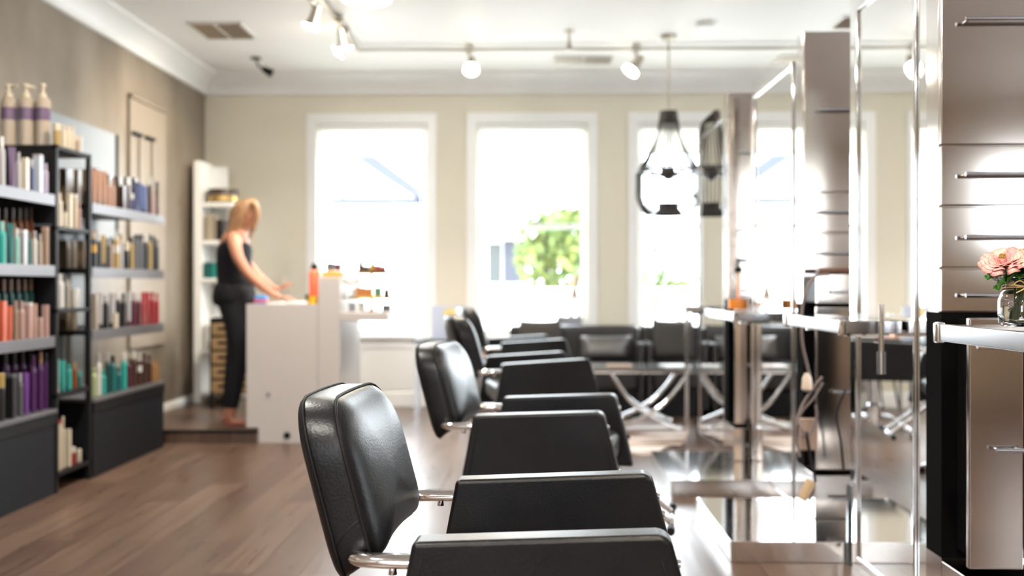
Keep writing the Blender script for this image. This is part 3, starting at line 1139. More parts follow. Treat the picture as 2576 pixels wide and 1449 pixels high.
spot('spotlight hanging from the depthwise track, glowing cone pointing down at the desk', U(852, 0, 6.7).x, 6.7, (0.15, 0.25, -1), big=1.1)
spot('spotlight near the frame top whose lit lens just shows', U(786, 0, 6.15).x, 6.15, (-0.3, 0.1, -1), big=1.1)
spot('round lit spotlight on the cross track above the gap between two windows', U(1180, 0, yt).x, yt, (0, -0.75, -0.9), big=1.1)
spot('white tilted spotlight beside the chandelier aimed down towards the windows', U(1600, 0, yt).x, yt, (-0.75, -0.3, -1), big=1.2)
spot('spotlight on the cross track behind the drawer towers', 2.4, yt, (0.2, -0.5, -1))
track('lighting track running towards the windows above the desk aisle', (-1.33, 2.0, zt), (-1.33, yt, zt))
spot('spotlight of the aisle track above the shelving', -1.33, 4.6, (-1, 0.2, -1.2))
track('lighting track running above the styling chairs', (0.3, -2.5, zt), (0.3, 5.5, zt))
spot('added fill spotlight on the aisle track washing the taupe wall near the corner', -1.33, 7.0, (-1, 0.15, -0.75), power=60)  # added spotlight, put in to brighten the wall near the corner
spot('spotlight over the front styling chair', 0.3, 1.2, (0.3, 0.3, -1), power=60)
spot('spotlight over the second styling chair', 0.3, 3.2, (0.2, 0.2, -1), power=50)
spot('spotlight over the third styling chair', 0.3, 5.0, (0.2, 0.3, -1), power=40)
spot('spotlight behind the photographer over the floor', 0.3, -0.8, (0.6, 0.9, -0.9), power=70)
for (x, y, lb, pw) in ((-1.05, 6.25, 'round flush ceiling light above the reception desk', 60), (0.9, -1.4, 'added fill light on the ceiling in the front half of the salon', 110), (3.4, 3.0, 'added fill light on the ceiling behind the drawer towers', 60),
                       (-1.5, 3.6, 'added fill light on the ceiling over the aisle beside the shelving', 70), (-1.3, 0.6, 'added fill light on the ceiling over the aisle behind the photographer', 110), (-0.9, -2.6, 'added fill light on the ceiling by the street-side windows', 110)):  # all but the desk light are unseen, added to brighten the room
    t = thing('ceiling_light', lb, 'ceiling light', (x, y, ZC), 0, 'round flush ceiling lights')
    new_obj('rim', lathe(B(), [(0.16, -0.03), (0.17, -0.02), (0.17, 0.0)], 32), M['white'], t, smooth='auto')
    l = bpy.data.lights.new('ceiling_lamp', 'AREA')
    l.shape = 'DISK'
    l.size = 0.28
    l.energy = pw * 0.34
    l.color = (1, 0.94, 0.86)
    lo = bpy.data.objects.new('ceiling_lamp', l)
    C.objects.link(lo)
    lo.parent = t
    lo.location = (0, 0, -0.052)
    new_obj('diffuser', lathe(B(), [(0, -0.045), (0.1, -0.042), (0.15, -0.031), (0.15, -0.03)], 32, cap=False), M['disc'], t, smooth='auto')


def vent(label, x0, x1, y0, y1, dark=True):
    t = thing('ceiling_vent', label, 'vent', ((x0 + x1) / 2, (y0 + y1) / 2, ZC), 0, 'ceiling vents')
    w2, l2 = (x1 - x0) / 2, (y1 - y0) / 2
    bm = B()
    f = 0.022
    for a in ((-w2, -l2, w2, -l2 + f), (-w2, l2 - f, w2, l2), (-w2, -l2 + f, -w2 + f, l2 - f), (w2 - f, -l2 + f, w2, l2 - f)):
        box(bm, (a[0], a[1], -0.008), (a[2], a[3], 0))
    new_obj('frame', bm, M['track_white'], t)
    new_obj('duct_opening', box(B(), (-w2 + f, -l2 + f, -0.002), (w2 - f, l2 - f, -0.0005)), M['black'] if dark else M['beige_metal'], t)
    bm = B()
    n = 7
    for i in range(n):
        yy = -l2 + f + (2 * l2 - 2 * f) * (i + 0.5) / n
        v = [(-w2 + f, yy - 0.012, -0.003), (w2 - f, yy - 0.012, -0.003), (w2 - f, yy + 0.012, -0.018), (-w2 + f, yy + 0.012, -0.018)]
        bm.faces.new([bm.verts.new(q) for q in v])
    new_obj('slats', bm, M['beige_metal'], t)
    bm = box(B(), (-0.006, -l2 + f, -0.016), (0.006, l2 - f, -0.002))
    new_obj('divider', bm, M['track_white'], t)


def zplane(px, py, z):
    d = ray(px, py)
    k_ = (z - CAMZ) / d.z
    return Vector((d.x * k_, d.y * k_, z))


a, b = zplane(470, 58, ZC), zplane(560, 92, ZC)
a2 = zplane(610, 60, ZC)
vent('dark slatted ceiling vent close to the taupe wall', a.x, a2.x, b.y, a.y)
a, b = zplane(1388, 158, ZC), zplane(1548, 138, ZC)
vent('pale slatted ceiling vent above the middle window', a.x, b.x, b.y, a.y, False)
a, b = zplane(2095, 60, ZC), zplane(2160, 38, ZC)
vent('grey ceiling vent above the second drawer tower', a.x, a.x + 0.4, b.y, a.y + 0.1)


def sprinkler(label, x, y, black=False):
    t = thing('ceiling_sensor' if black else 'sprinkler', label, 'sensor' if black else 'sprinkler', (x, y, ZC))
    m = M['black'] if black else M['beige_metal']
    new_obj('mounting_plate', lathe(B(), [(0.04, -0.008), (0.045, 0)], 18), m, t)
    bm = tube(B(), [(0, 0, 0), (0.02, 0, -0.06), (0.075, 0, -0.10)], 0.008, 8) if black else tube(B(), [(0, 0, 0), (0, 0, -0.11)], 0.010, 8)
    new_obj('arm', bm, m, t)
    if black:
        bm = tube(B(), [(0.06, 0, -0.085), (0.13, 0, -0.125)], [0.022, 0.034], 14)
    else:
        bm = lathe(B(), [(0.012, -0.14), (0.03, -0.125), (0.02, -0.10)], 16)
    new_obj('head', bm, m, t, smooth='auto')


q = zplane(643, 146, ZC)
sprinkler('small black ceiling spot near the crown moulding', q.x, q.y, True)
q = zplane(1432, 78, ZC)
sprinkler('small grey sprinkler above the pale vent', q.x, q.y)
q = zplane(1775, 58, ZC)
bm = lathe(B(), [(0.05, -0.035), (0.065, -0.025), (0.07, 0)], 24)
tag(new_obj('smoke_detector', bm, M['white'], smooth='auto', loc=q), 'round white smoke detector on the ceiling beyond the chandelier canopy', 'smoke detector')

# ------------------------------------------------------------------ chandelier
cy = 7.30
cx = U(1682, 0, cy).x
cl = thing('chandelier', 'beaded dark basket chandelier hanging before the windows', 'chandelier', (cx, cy, ZC))


def cz(py):
    return U(1682, py, cy).z - ZC


new_obj('canopy', lathe(B(), [(0.0, -0.03), (0.05, -0.03), (0.055, -0.015), (0.055, 0)], 24), M['beige_metal'], cl, smooth='auto')
new_obj('rod', tube(B(), [(0, 0, 0), (0, 0, cz(272))], 0.007, 8), M['beige_metal'], cl)
s = cy / F
rT, rM, rB_ = 22 * s, 80 * s, 72 * s
z1, z2, z3, z4 = cz(280), cz(305), cz(432), cz(540)


def ring(bm, r, z, tr=0.008):
    tube(bm, [(r * math.cos(2 * PI * i / 32), r * math.sin(2 * PI * i / 32), z) for i in range(32)], tr, 6, closed=True)


bm = lathe(B(), [(rT, z1), (rT * 1.15, z2), (rT * 1.1, z2), (rT * 0.95, z1)], 28, cap=False)
new_obj('top_crown', bm, M['bead'], cl, smooth='auto')
bm = B()
ring(bm, rM, z3, 0.011)
ring(bm, rM * 0.96, cz(425), 0.006)
ring(bm, rB_ * 0.82, z4, 0.007)
ring(bm, 24 * s, cz(513), 0.006)
for a in range(4):
    an = a * PI / 2 + 0.4
    tube(bm, [(rM * math.cos(an), rM * math.sin(an), z3), (0.06 * math.cos(an), 0.06 * math.sin(an), cz(440)), (0, 0, cz(440))], 0.006, 6)
new_obj('ring_frame', bm, M['bead'], cl, smooth=True)
bm = lathe(B(), [(0.0, cz(425)), (0.045, cz(427)), (0.075, cz(440)), (0.05, cz(446)), (0.02, cz(452)), (0, cz(455))], 20, cap=False)
new_obj('hub', bm, M['bead'], cl, smooth='auto')
bm = lathe(B(), [(22 * s, cz(512)), (26 * s, cz(524)), (37 * s, cz(538)), (35 * s, cz(540)), (24 * s, cz(526))], 24, cap=False)
new_obj('lower_skirt', bm, M['bead'], cl, smooth='auto')
n = 34
bm = B()
for i in range(n):
    an = 2 * PI * i / n
    pts = []
    for u in range(9):
        t_ = u / 8
        r = rT * 1.1 + (rM - rT * 1.1) * (t_ ** 1.7)
        z = z2 + (z3 - z2) * t_
        pts.append((r * math.cos(an), r * math.sin(an), z))
    tube(bm, pts, [0.0024 + 0.0034 * q_ / 8 for q_ in range(9)], 5)
o = new_obj('upper_bead_strands', bm, M['bead'], cl, smooth=True)
o['kind'] = 'stuff'
bm = B()
for i in range(52):
    an = 2 * PI * i / 52
    pts = []
    for u in range(9):
        t_ = u / 8
        r = rM * (1 - 0.26 * max(0, t_ - 0.55) ** 1.4 / 0.45 ** 1.4)
        z = z3 + (z4 - z3) * min(1, t_ * 1.02)
        pts.append((r * math.cos(an), r * math.sin(an), z))
    tube(bm, pts, 0.0046, 5)
o = new_obj('lower_bead_strands', bm, M['bead'], cl, smooth=True)
o['kind'] = 'stuff'

# ------------------------------------------------------------------ wall fittings on the left
X0 = XL + 0.002
a = UX(40, 0, XL).y
b_ = UX(287, 0, XL).y
zt_ = UX(287, 340, XL).z
t = thing('wall_board', 'pale blue-grey board on the taupe wall behind the shelving', 'board', (X0, (a + b_) / 2, 1.8))
hh = (b_ - a) / 2
new_obj('panel', box(B(), (0, -hh, -0.55), (0.02, hh - 0.03, zt_ - 1.8)), M['mirror_art'], t)
new_obj('edge_strip', box(B(), (0, hh - 0.028, -0.55), (0.03, hh, zt_ - 1.8)), M['black'], t)
ya, yb = UX(320, 0, XL).y, UX(410, 0, XL).y
zt_ = UX(320, 245, XL).z
t = thing('wall_cabinet_door', 'plaster-coloured recessed door outlined in the taupe wall', 'door', (X0, (ya + yb) / 2, 1.7))
hh = (yb - ya) / 2
M['plaster2'] = pm('plaster_light', (0.27, 0.225, 0.18), 0.4)
M['groove'] = pm('dark_plaster_trim', (0.20, 0.165, 0.13), 0.7)
new_obj('door_panel', box(B(), (0, -hh, -1.1), (0.022, hh, zt_ - 1.7)), M['plaster2'], t, bevel=0.004)
new_obj('head_trim', box(B(), (0, -hh, zt_ - 1.7), (0.035, hh, zt_ - 1.7 + 0.03)), M['groove'], t)
for (px, py) in ((352, 335), (384, 346)):
    q = UX(px, py, XL + 0.05)
    t = thing('bar_handle', 'dark hooked bar handle on the recessed wall door, ' + ('shelving side' if px < 360 else 'window side'), 'handle', (XL + 0.024, q.y, q.z), 0, 'hooked bars on the recessed wall door')
    bm = B()
    box(bm, (0.0, -0.09, -0.02), (0.03, 0.06, 0.0))
    new_obj('cross_bar', bm, M['black'], t, bevel=0.003)
    new_obj('hanging_bar', box(B(), (0.002, 0.035, -0.62), (0.02, 0.055, -0.02)), M['beige_metal'], t, bevel=0.003)

# ------------------------------------------------------------------ shelving units
XS = -2.40


def shelf_unit(label, y0, y1, zs, base_top, lipm):
    t = thing('display_shelving', label, 'shelving', (XS, y0, 0), 0, 'black retail shelving units')
    L = y1 - y0
    D = XS - XL - 0.03
    for z in zs:
        sb = new_obj('shelf_board', box(B(), (-D, 0, z - 0.022), (-0.006, L, z)), M['black'], t)
        new_obj('front_lip', box(B(), (-0.006, 0, z - 0.05), (0.0, L, z + 0.006)), lipm, sb, bevel=0.002)
    new_obj('back_panel', box(B(), (-D - 0.012, 0, 0.43), (-D - 0.002, L * 0.55, 1.46)), M['black'], t)
    bm = B()
    for yy in (0.02, L - 0.25):
        box(bm, (-D + 0.02, yy, base_top), (-D + 0.045, yy + 0.02, zs[0]))
    new_obj('uprights', bm, M['black'], t)
    new_obj('base_top', box(B(), (-D, 0, base_top - 0.02), (0.012, L, base_top)), M['lip'], t, bevel=0.002)
    new_obj('base_cabinet', box(B(), (-D, 0.006, 0.0), (0.0, L - 0.006, base_top - 0.022)), M['slate'], t, bevel=0.003)
    new_obj('base_rail', box(B(), (0.0, 0.006, base_top - 0.075), (0.006, L - 0.006, base_top - 0.02)), M['black'], t)
    return t


yA0, yA1 = 3.75, UX(139, 0, XS).y
yC0, yC1 = UX(233, 0, XS).y, UX(413, 0, XS).y
shelf_unit('black shelving unit with pastel, teal and coral bottles, cut by the frame edge', yA0, yA1, [1.50, 1.144, 0.79], 0.43, M['lip'])
shelf_unit('black shelving unit beside the tall frame rack, dark and red bottles', yC0, yC1, [1.495, 1.143, 0.80], 0.43, M['lip'])
yB0, yB1 = yA1 + 0.01, yC0 - 0.015
t = thing('frame_rack', 'tall thin black frame rack between the two shelving units', 'shelving', (XS, yB0, 0))
L = yB1 - yB0
D = 0.42
ZB = [1.76, 1.35, 0.93, 0.50, 0.10]
for i, z in enumerate(ZB):
    new_obj('shelf_board', box(B(), (-D, 0.0, z - 0.02), (0, L, z)), M['black'], t, bevel=0.002)
bm = B()
for yy in (0, L - 0.022):
    for xx in (-D, -0.022):
        box(bm, (xx, yy, 0), (xx + 0.022, yy + 0.022, 1.762))
new_obj('frame', bm, M['black'], t)
new_obj('side_panel', box(B(), (-D + 0.024, 0.004, 1.36), (-0.024, 0.010, 1.74)), M['black'], t)
new_obj('lower_side_panel', box(B(), (-D + 0.024, 0.004, 0.12), (-0.024, 0.010, 1.34)), M['black'], t)

# ------------------------------------------------------------------ products
COL = dict(
    cream=(0.78, 0.68, 0.52), white=(0.82, 0.80, 0.76), silver=(0.5, 0.48, 0.5), purple=(0.16, 0.10, 0.20), plum=(0.10, 0.02, 0.14), violet=(0.25, 0.08, 0.42),
    navy=(0.04, 0.05, 0.17), blue=(0.10, 0.15, 0.38), skyblue=(0.55, 0.62, 0.72), lilac=(0.58, 0.50, 0.68), teal=(0.03, 0.45, 0.40), darkteal=(0.01, 0.16, 0.16),
    blackteal=(0.01, 0.06, 0.06), aqua=(0.30, 0.62, 0.56), tan=(0.45, 0.30, 0.20), rose=(0.62, 0.38, 0.33), peach=(0.60, 0.33, 0.22), coral=(0.85, 0.18, 0.09), black=(0.015, 0.015, 0.017),
    red=(0.42, 0.03, 0.04), maroon=(0.12, 0.02, 0.04), amber=(0.32, 0.08, 0.01), brown=(0.07, 0.03, 0.02), gold=(0.48, 0.33, 0.10), yellow=(0.8, 0.45, 0.05), palegreen=(0.45, 0.52, 0.28),
    honey=(0.42, 0.22, 0.07), grey=(0.14, 0.14, 0.16), kraft=(0.25, 0.19, 0.13), beige=(0.50, 0.42, 0.34), green=(0.12, 0.35, 0.16), orange=(0.85, 0.28, 0.03))
WORD = dict(blackteal='black-teal', darkteal='dark teal', skyblue='light blue', palegreen='pale green')
cm = {}


def cmat(c):
    if c not in cm:
        cm[c] = pm('plastic_' + c, tuple(0.62 * q_ for q_ in COL[c]), 0.32, 0.0, 0.1)
    return cm[c]


PROTO = {}


def proto(kind, col, cap):
    key = (kind, col, cap)
    if key in PROTO:
        return PROTO[key]
    parts = []
    def me(name, bm, mat, sm='auto'):
        o = new_obj(name, bm, mat, smooth=sm)
        C.objects.unlink(o)
        parts.append(o)
        return o
    sg = 16
    if kind == 'bottle':
        me('bottle', lathe(B(), [(0.46, 0), (0.5, 0.02), (0.5, 0.70), (0.42, 0.76), (0.24, 0.79), (0.24, 0.80)], sg), cmat(col))
        me('cap', lathe(B(), [(0.30, 0.80), (0.30, 0.985), (0.27, 1.0)], sg), cmat(cap))
    elif kind == 'pump':
        me('pump_bottle', lathe(B(), [(0.46, 0), (0.5, 0.02), (0.5, 0.70), (0.40, 0.77), (0.22, 0.79)], sg), cmat(col))
        bm = lathe(B(), [(0.24, 0.79), (0.24, 0.85), (0.09, 0.86), (0.09, 0.95), (0.2, 0.955), (0.2, 1.0)], sg)
        tube(bm, [(0, 0, 0.98), (0.62, -0.1, 0.965)], 0.07, 6, flat=0.35)
        me('pump', bm, cmat(cap))
        me('label_band', lathe(B(), [(0.505, 0.42), (0.505, 0.62)], sg, cap=False), cmat('purple' if col in ('beige', 'grey') else cap))
    elif kind == 'tube':
        bm = B()
        rings = []
        for z, rx, ry_ in ((0.16, 0.42, 0.40), (0.4, 0.46, 0.36), (0.75, 0.49, 0.20), (0.97, 0.50, 0.05), (1.0, 0.50, 0.04)):
            rings.append([bm.verts.new((rx * math.cos(2 * PI * i / sg), ry_ * math.sin(2 * PI * i / sg), z)) for i in range(sg)])
        for a_, b2 in zip(rings, rings[1:]):
            for i in range(sg):
                bm.faces.new((a_[i], a_[(i + 1) % sg], b2[(i + 1) % sg], b2[i]))
        bm.faces.new(rings[0])
        bm.faces.new(rings[-1])
        me('squeeze_tube', bm, cmat(col))
        me('cap', lathe(B(), [(0.40, 0), (0.42, 0.01), (0.42, 0.16)], sg), cmat(cap))
    elif kind == 'jar':
        me('jar', lathe(B(), [(0.47, 0), (0.5, 0.04), (0.5, 0.66), (0.46, 0.70)], sg), cmat(col))
        me('lid', lathe(B(), [(0.51, 0.70), (0.51, 0.98), (0.48, 1.0)], sg), cmat(cap))
    elif kind == 'can':
        me('spray_can', lathe(B(), [(0.48, 0), (0.5, 0.01), (0.5, 0.80), (0.44, 0.84)], sg), cmat(col))
        me('cap', lathe(B(), [(0.44, 0.84), (0.44, 0.96), (0.36, 1.0)], sg), cmat(cap))
    elif kind == 'box':
        me('carton', box(B(), (-0.5, -0.5, 0), (0.5, 0.5, 1)), cmat(col))
        me('lid_flap', box(B(), (-0.502, -0.502, 0.93), (0.502, 0.502, 1.003)), cmat(cap))
    PROTO[key] = parts
    return parts


NOUN = dict(bottle='bottle', pump='pump bottle', tube='squeeze tube', jar='jar', can='spray can', box='carton')
used = {}
ORD = ['first', 'second', 'third', 'fourth', 'fifth', 'sixth', 'seventh', 'eighth', 'ninth', 'tenth', 'eleventh', 'twelfth', 'thirteenth', 'fourteenth', 'fifteenth', 'sixteenth', 'seventeenth', 'eighteenth', 'nineteenth', 'twentieth']


def put(kind, col, cap, x, y, z, w_, h, label, group, rz=0.0, wy=None):
    parts = proto(kind, col, cap)
    root = None
    for p_ in parts:
        c = p_.copy()
        C.objects.link(c)
        if root is None:
            root = c
        else:
            c.parent = root
    root.location = (x, y, z)
    root.scale = (w_, wy or w_, h)
    root.rotation_euler.z = rz
    tag(root, label, NOUN[kind].split()[-1], group)
    return root


def row(place, group, z, X, items, rng=None):
    """items (px, width px, top py, kind, colour, cap); labels count along the shelf from the window end"""
    items = sorted(items, key=lambda q: -q[0])
    rnd = random.Random(len(items))
    cnt, tot = {}, {}
    for it in items:
        kk = (it[3], it[4])
        tot[kk] = tot.get(kk, 0) + 1
    ys = [UX(it[0], 720, X).y for it in items]
    if rng:
        lim = rng[1] - items[0][1] * ys[0] / F / 2 - 0.012
        if ys[0] > lim:
            k_ = (lim - rng[0]) / (ys[0] - rng[0])
            ys = [rng[0] + (y - rng[0]) * k_ for y in ys]
        lo = rng[0] + items[-1][1] * ys[-1] / F / 2 + 0.012
        ys = [max(y, lo) for y in ys]
    for it, y in zip(items, ys):
        px, wd, py, kind, col, cap = it
        kk = (kind, col)
        cnt[kk] = cnt.get(kk, 0) + 1
        d = ray(px, py)
        h = CAMZ + d.z * y / d.y - z
        ww = wd * y / F
        capw = '' if cap == col else ' with %s %s' % (WORD.get(cap, cap), {'jar': 'lid', 'pump': 'pump', 'box': 'top'}.get(kind, 'cap'))
        nn = '%s %s%s' % (WORD.get(col, col), NOUN[kind], capw)
        if tot[kk] == 1:
            lb = '%s on %s' % (nn, place)
        else:
            lb = '%s %s from window end, %s' % (ORD[cnt[kk] - 1], nn, place)
        rz = 0 if kind == 'box' else rnd.uniform(-0.15, 0.15) + (0.6 if kind == 'tube' else 0)
        put(kind, col, cap, X, y, z + 0.0012, ww, h, lb, group, rz)


XF, XBk = -2.437, -2.57
# far unit (C)
g = 'hair products on the shelving by the recessed door'
row('the top shelf of dark-bottle unit', g, 1.495, XF, [(236, 14, 425, 'tube', 'peach', 'tan'), (249, 15, 428, 'tube', 'peach', 'tan'), (263, 15, 432, 'tube', 'peach', 'tan'), (276, 11, 450, 'bottle', 'peach', 'tan'), (287, 11, 452, 'bottle', 'peach', 'tan'),
     (310, 16, 468, 'box', 'brown', 'kraft'), (324, 14, 447, 'bottle', 'brown', 'white'), (335, 11, 488, 'jar', 'navy', 'white'), (346, 13, 458, 'tube', 'navy', 'navy'), (358, 12, 462, 'tube', 'blue', 'navy'), (369, 12, 468, 'tube', 'blue', 'navy'), (382, 12, 447, 'bottle', 'brown', 'white'), (392, 9, 480, 'bottle', 'rose', 'rose'), (402, 10, 458, 'can', 'brown', 'black')], (yC0, yC1))
row('back row, top shelf of dark-bottle unit', g, 1.495, XBk, [(px, wd, py, 'box', 'kraft', 'kraft') for px, wd, py in ((150, 19, 425), (171, 19, 425), (192, 19, 427), (213, 18, 427), (238, 22, 424), (270, 20, 440), (295, 20, 446), (316, 18, 447), (336, 17, 449))], (yC0, yC1))
row('back row, second shelf of dark-bottle unit', g, 1.143, XBk, [(px, 22, 606, 'box', 'kraft', 'kraft') for px in (152, 178, 204)], (yC0, yC1))
row('back row, third shelf of dark-bottle unit', g, 0.80, XBk, [(px, 22, 785, 'box', 'kraft', 'kraft') for px in (152, 178)], (yC0, yC1))
q = UX(288, 440, -2.60)
t = thing('leaf_ornament', 'green and yellow oval leaf ornament standing on the top shelf', 'ornament', (q.x, q.y, 1.497))
bm = B()
bmesh.ops.create_uvsphere(bm, u_segments=20, v_segments=14, radius=1)
bmesh.ops.scale(bm, verts=bm.verts[:], vec=(0.012, 0.030, 0.075))
bmesh.ops.translate(bm, verts=bm.verts[:], vec=(0, 0, 0.135))
new_obj('leaf_blade', bm, noise_col(pm('leafpattern', (0.2, 0.4, 0.2), 0.4), (0.03, 0.22, 0.12), (0.55, 0.6, 0.25), 45, 2), t, smooth=True)
bm = lathe(B(), [(0.025, 0), (0.02, 0.01), (0.005, 0.02), (0.004, 0.07)], 12)
new_obj('stand', bm, M['gold'], t)
row('the second shelf of dark-bottle unit', g, 1.143, XF, [(236, 16, 580, 'pump', 'black', 'yellow'), (250, 14, 588, 'bottle', 'black', 'white'), (262, 12, 592, 'tube', 'gold', 'black'), (273, 11, 600, 'bottle', 'black', 'black'), (283, 11, 597, 'bottle', 'tan', 'black'), (296, 17, 580, 'pump', 'gold', 'white'), (309, 11, 590, 'bottle', 'silver', 'gold'),
     (322, 15, 610, 'jar', 'black', 'cream'), (336, 12, 596, 'bottle', 'gold', 'black'), (348, 12, 590, 'can', 'grey', 'black'), (360, 12, 590, 'can', 'grey', 'black'), (372, 12, 590, 'bottle', 'black', 'white'), (384, 11, 590, 'bottle', 'gold', 'black'), (394, 10, 594, 'can', 'black', 'black'), (403, 9, 602, 'bottle', 'black', 'black')], (yC0, yC1))
row('the third shelf of dark-bottle unit', g, 0.80, XF, [(238, 14, 740, 'box', 'beige', 'beige'), (251, 14, 738, 'tube', 'silver', 'black'), (266, 14, 742, 'bottle', 'black', 'silver'), (282, 15, 738, 'tube', 'silver', 'black'), (297, 12, 735, 'bottle', 'black', 'white'), (310, 13, 738, 'bottle', 'black', 'black'), (324, 13, 733, 'tube', 'silver', 'maroon'), (337, 13, 736, 'bottle', 'maroon', 'silver'),
     (349, 11, 740, 'bottle', 'maroon', 'white'), (361, 12, 735, 'tube', 'red', 'red'), (373, 12, 735, 'tube', 'red', 'red'), (385, 12, 735, 'bottle', 'red', 'red'), (396, 10, 738, 'bottle', 'red', 'red')], (yC0, yC1))
row('front edge, third shelf of dark-bottle unit', g, 0.80, -2.425, [(288, 14, 788, 'box', 'cream', 'cream')], (yC0, yC1))
row('the base top of dark-bottle unit', g, 0.431, XF, [(236, 18, 925, 'bottle', 'palegreen', 'palegreen'), (250, 13, 890, 'bottle', 'white', 'silver'), (262, 13, 932, 'bottle', 'teal', 'teal'), (273, 13, 888, 'bottle', 'blackteal', 'silver'), (288, 17, 895, 'bottle', 'darkteal', 'black'), (303, 14, 925, 'bottle', 'darkteal', 'darkteal'), (317, 15, 888, 'bottle', 'teal', 'white'),
     (332, 12, 900, 'bottle', 'maroon', 'brown'), (344, 14, 885, 'bottle', 'brown', 'white'), (358, 13, 890, 'pump', 'brown', 'white'), (371, 13, 888, 'bottle', 'brown', 'black'), (384, 13, 893, 'bottle', 'brown', 'brown'), (395, 12, 905, 'bottle', 'honey', 'honey'), (405, 9, 910, 'bottle', 'honey', 'honey')], (yC0, yC1))
# frame rack (B)
g = 'products in the tall frame rack'
row('the top of the frame rack', g, ZB[0], XF, [(143, 18, 312, 'jar', 'gold', 'cream'), (160, 14, 314, 'bottle', 'cream', 'cream'), (172, 13, 316, 'bottle', 'cream', 'cream'), (183, 11, 316, 'bottle', 'cream', 'cream'), (193, 10, 342, 'jar', 'tan', 'cream'), (203, 9, 344, 'jar', 'white', 'white')], (yB0, yB1))
row('the second shelf of the frame rack', g, ZB[1], XF, [(148, 18, 486, 'bottle', 'cream', 'cream'), (163, 12, 535, 'jar', 'cream', 'cream'), (175, 11, 488, 'box', 'cream', 'cream'), (187, 11, 490, 'box', 'gold', 'cream'), (199, 9, 510, 'bottle', 'rose', 'rose')], (yB0, yB1))
row('the third shelf of the frame rack', g, ZB[2], XF, [(150, 20, 690, 'bottle', 'white', 'white'), (171, 10, 706, 'bottle', 'beige', 'cream'), (189, 20, 727, 'jar', 'white', 'white')], (yB0, yB1))
row('the fourth shelf of the frame rack', g, ZB[3], XF, [(143, 14, 905, 'tube', 'aqua', 'white'), (158, 13, 907, 'tube', 'teal', 'teal'), (174, 12, 917, 'bottle', 'teal', 'teal'), (188, 11, 912, 'bottle', 'amber', 'gold'), (199, 10, 935, 'jar', 'darkteal', 'teal')], (yB0, yB1))
row('the bottom shelf of the frame rack', g, ZB[4], XF, [(146, 12, 1058, 'box', 'cream', 'red'), (158, 11, 1048, 'bottle', 'cream', 'cream'), (172, 11, 1080, 'box', 'cream', 'cream'), (183, 13, 1125, 'jar', 'red', 'white'), (198, 13, 1130, 'jar', 'cream', 'cream')], (yB0, yB1))
# big pump bottles on top
q0 = yB0
for i, px in enumerate((22, 66, 108)):
    q = U(px, 350, yB0 + 0.09 + 0.02 * i)
    zt3 = U(px, 212, q.y).z
    put('pump', 'beige', 'cream', q.x, q.y, ZB[0] + 0.001, 0.078, zt3 - ZB[0], ['tall beige pump bottle with purple band closest to the wall, on the frame rack', 'tall beige pump bottle with purple band, middle of three on the frame rack', 'tall beige pump bottle with purple band, front corner of the frame rack'][i], 'tall pump bottles on the frame rack', 1.2 * i)
# near unit (A)
g = 'hair products on the shelving with pastel bottles'
row('the top shelf of pastel unit', g, 1.50, XF, [(-45, 20, 380, 'bottle', 'purple', 'silver'), (-20, 18, 360, 'bottle', 'cream', 'silver'), (10, 16, 345, 'bottle', 'silver', 'white'), (36, 18, 370, 'tube', 'purple', 'purple'), (53, 12, 384, 'bottle', 'silver', 'silver'), (70, 14, 398, 'box', 'cream', 'cream'), (86, 13, 402, 'bottle', 'navy', 'silver'), (103, 18, 390, 'box', 'skyblue', 'silver'), (122, 13, 412, 'bottle', 'lilac', 'lilac')], (yA0, yA1))
row('the second shelf of pastel unit', g, 1.144, XF, [(-40, 24, 560, 'bottle', 'teal', 'white'), (-12, 22, 560, 'bottle', 'aqua', 'aqua'), (10, 20, 558, 'bottle', 'teal', 'aqua'), (31, 17, 562, 'tube', 'darkteal', 'darkteal'), (48, 14, 575, 'bottle', 'aqua', 'white'), (64, 16, 580, 'box', 'silver', 'white'), (80, 11, 585, 'bottle', 'darkteal', 'darkteal'), (94, 12, 582, 'bottle', 'white', 'silver'), (108, 10, 590, 'bottle', 'beige', 'silver'), (122, 13, 572, 'box', 'tan', 'rose')], (yA0, yA1))
row('back row, second pastel shelf', g, 1.144, -2.51, [(px, 15, 522, 'bottle', 'amber', 'brown') for px in (18, 38, 58, 76, 92, 107)], (yA0, yA1))
row('the third shelf of pastel unit', g, 0.79, XF, [(-38, 24, 758, 'box', 'coral', 'coral'), (-10, 20, 760, 'bottle', 'coral', 'coral'), (11, 18, 758, 'box', 'coral', 'coral'), (31, 14, 770, 'tube', 'coral', 'coral'), (47, 12, 757, 'bottle', 'tan', 'rose'), (62, 14, 758, 'bottle', 'rose', 'rose'), (79, 15, 762, 'box', 'rose', 'white'), (95, 13, 765, 'tube', 'rose', 'rose'), (109, 10, 800, 'box', 'rose', 'cream'), (123, 13, 768, 'box', 'rose', 'rose')], (yA0, yA1))
row('back row, third pastel shelf', g, 0.79, -2.51, [(px, 16, 702, 'bottle', 'darkteal', 'tan') for px in (15, 34, 53, 72, 90, 107)], (yA0, yA1))
row('the base top of pastel unit', g, 0.431, XF, [(-30, 30, 945, 'jar', 'black', 'gold'), (6, 26, 940, 'jar', 'black', 'gold'), (36, 22, 942, 'box', 'black', 'grey'), (60, 14, 940, 'bottle', 'grey', 'silver'), (76, 12, 938, 'tube', 'violet', 'violet'), (94, 14, 895, 'bottle', 'plum', 'plum'), (112, 14, 885, 'bottle', 'plum', 'peach'), (126, 9, 890, 'can', 'plum', 'black')], (yA0, yA1))
row('back row, base top of pastel unit', g, 0.431, -2.51, [(px, 18, 882, 'bottle', 'plum', 'black') for px in (20, 42, 63, 84)], (yA0, yA1))

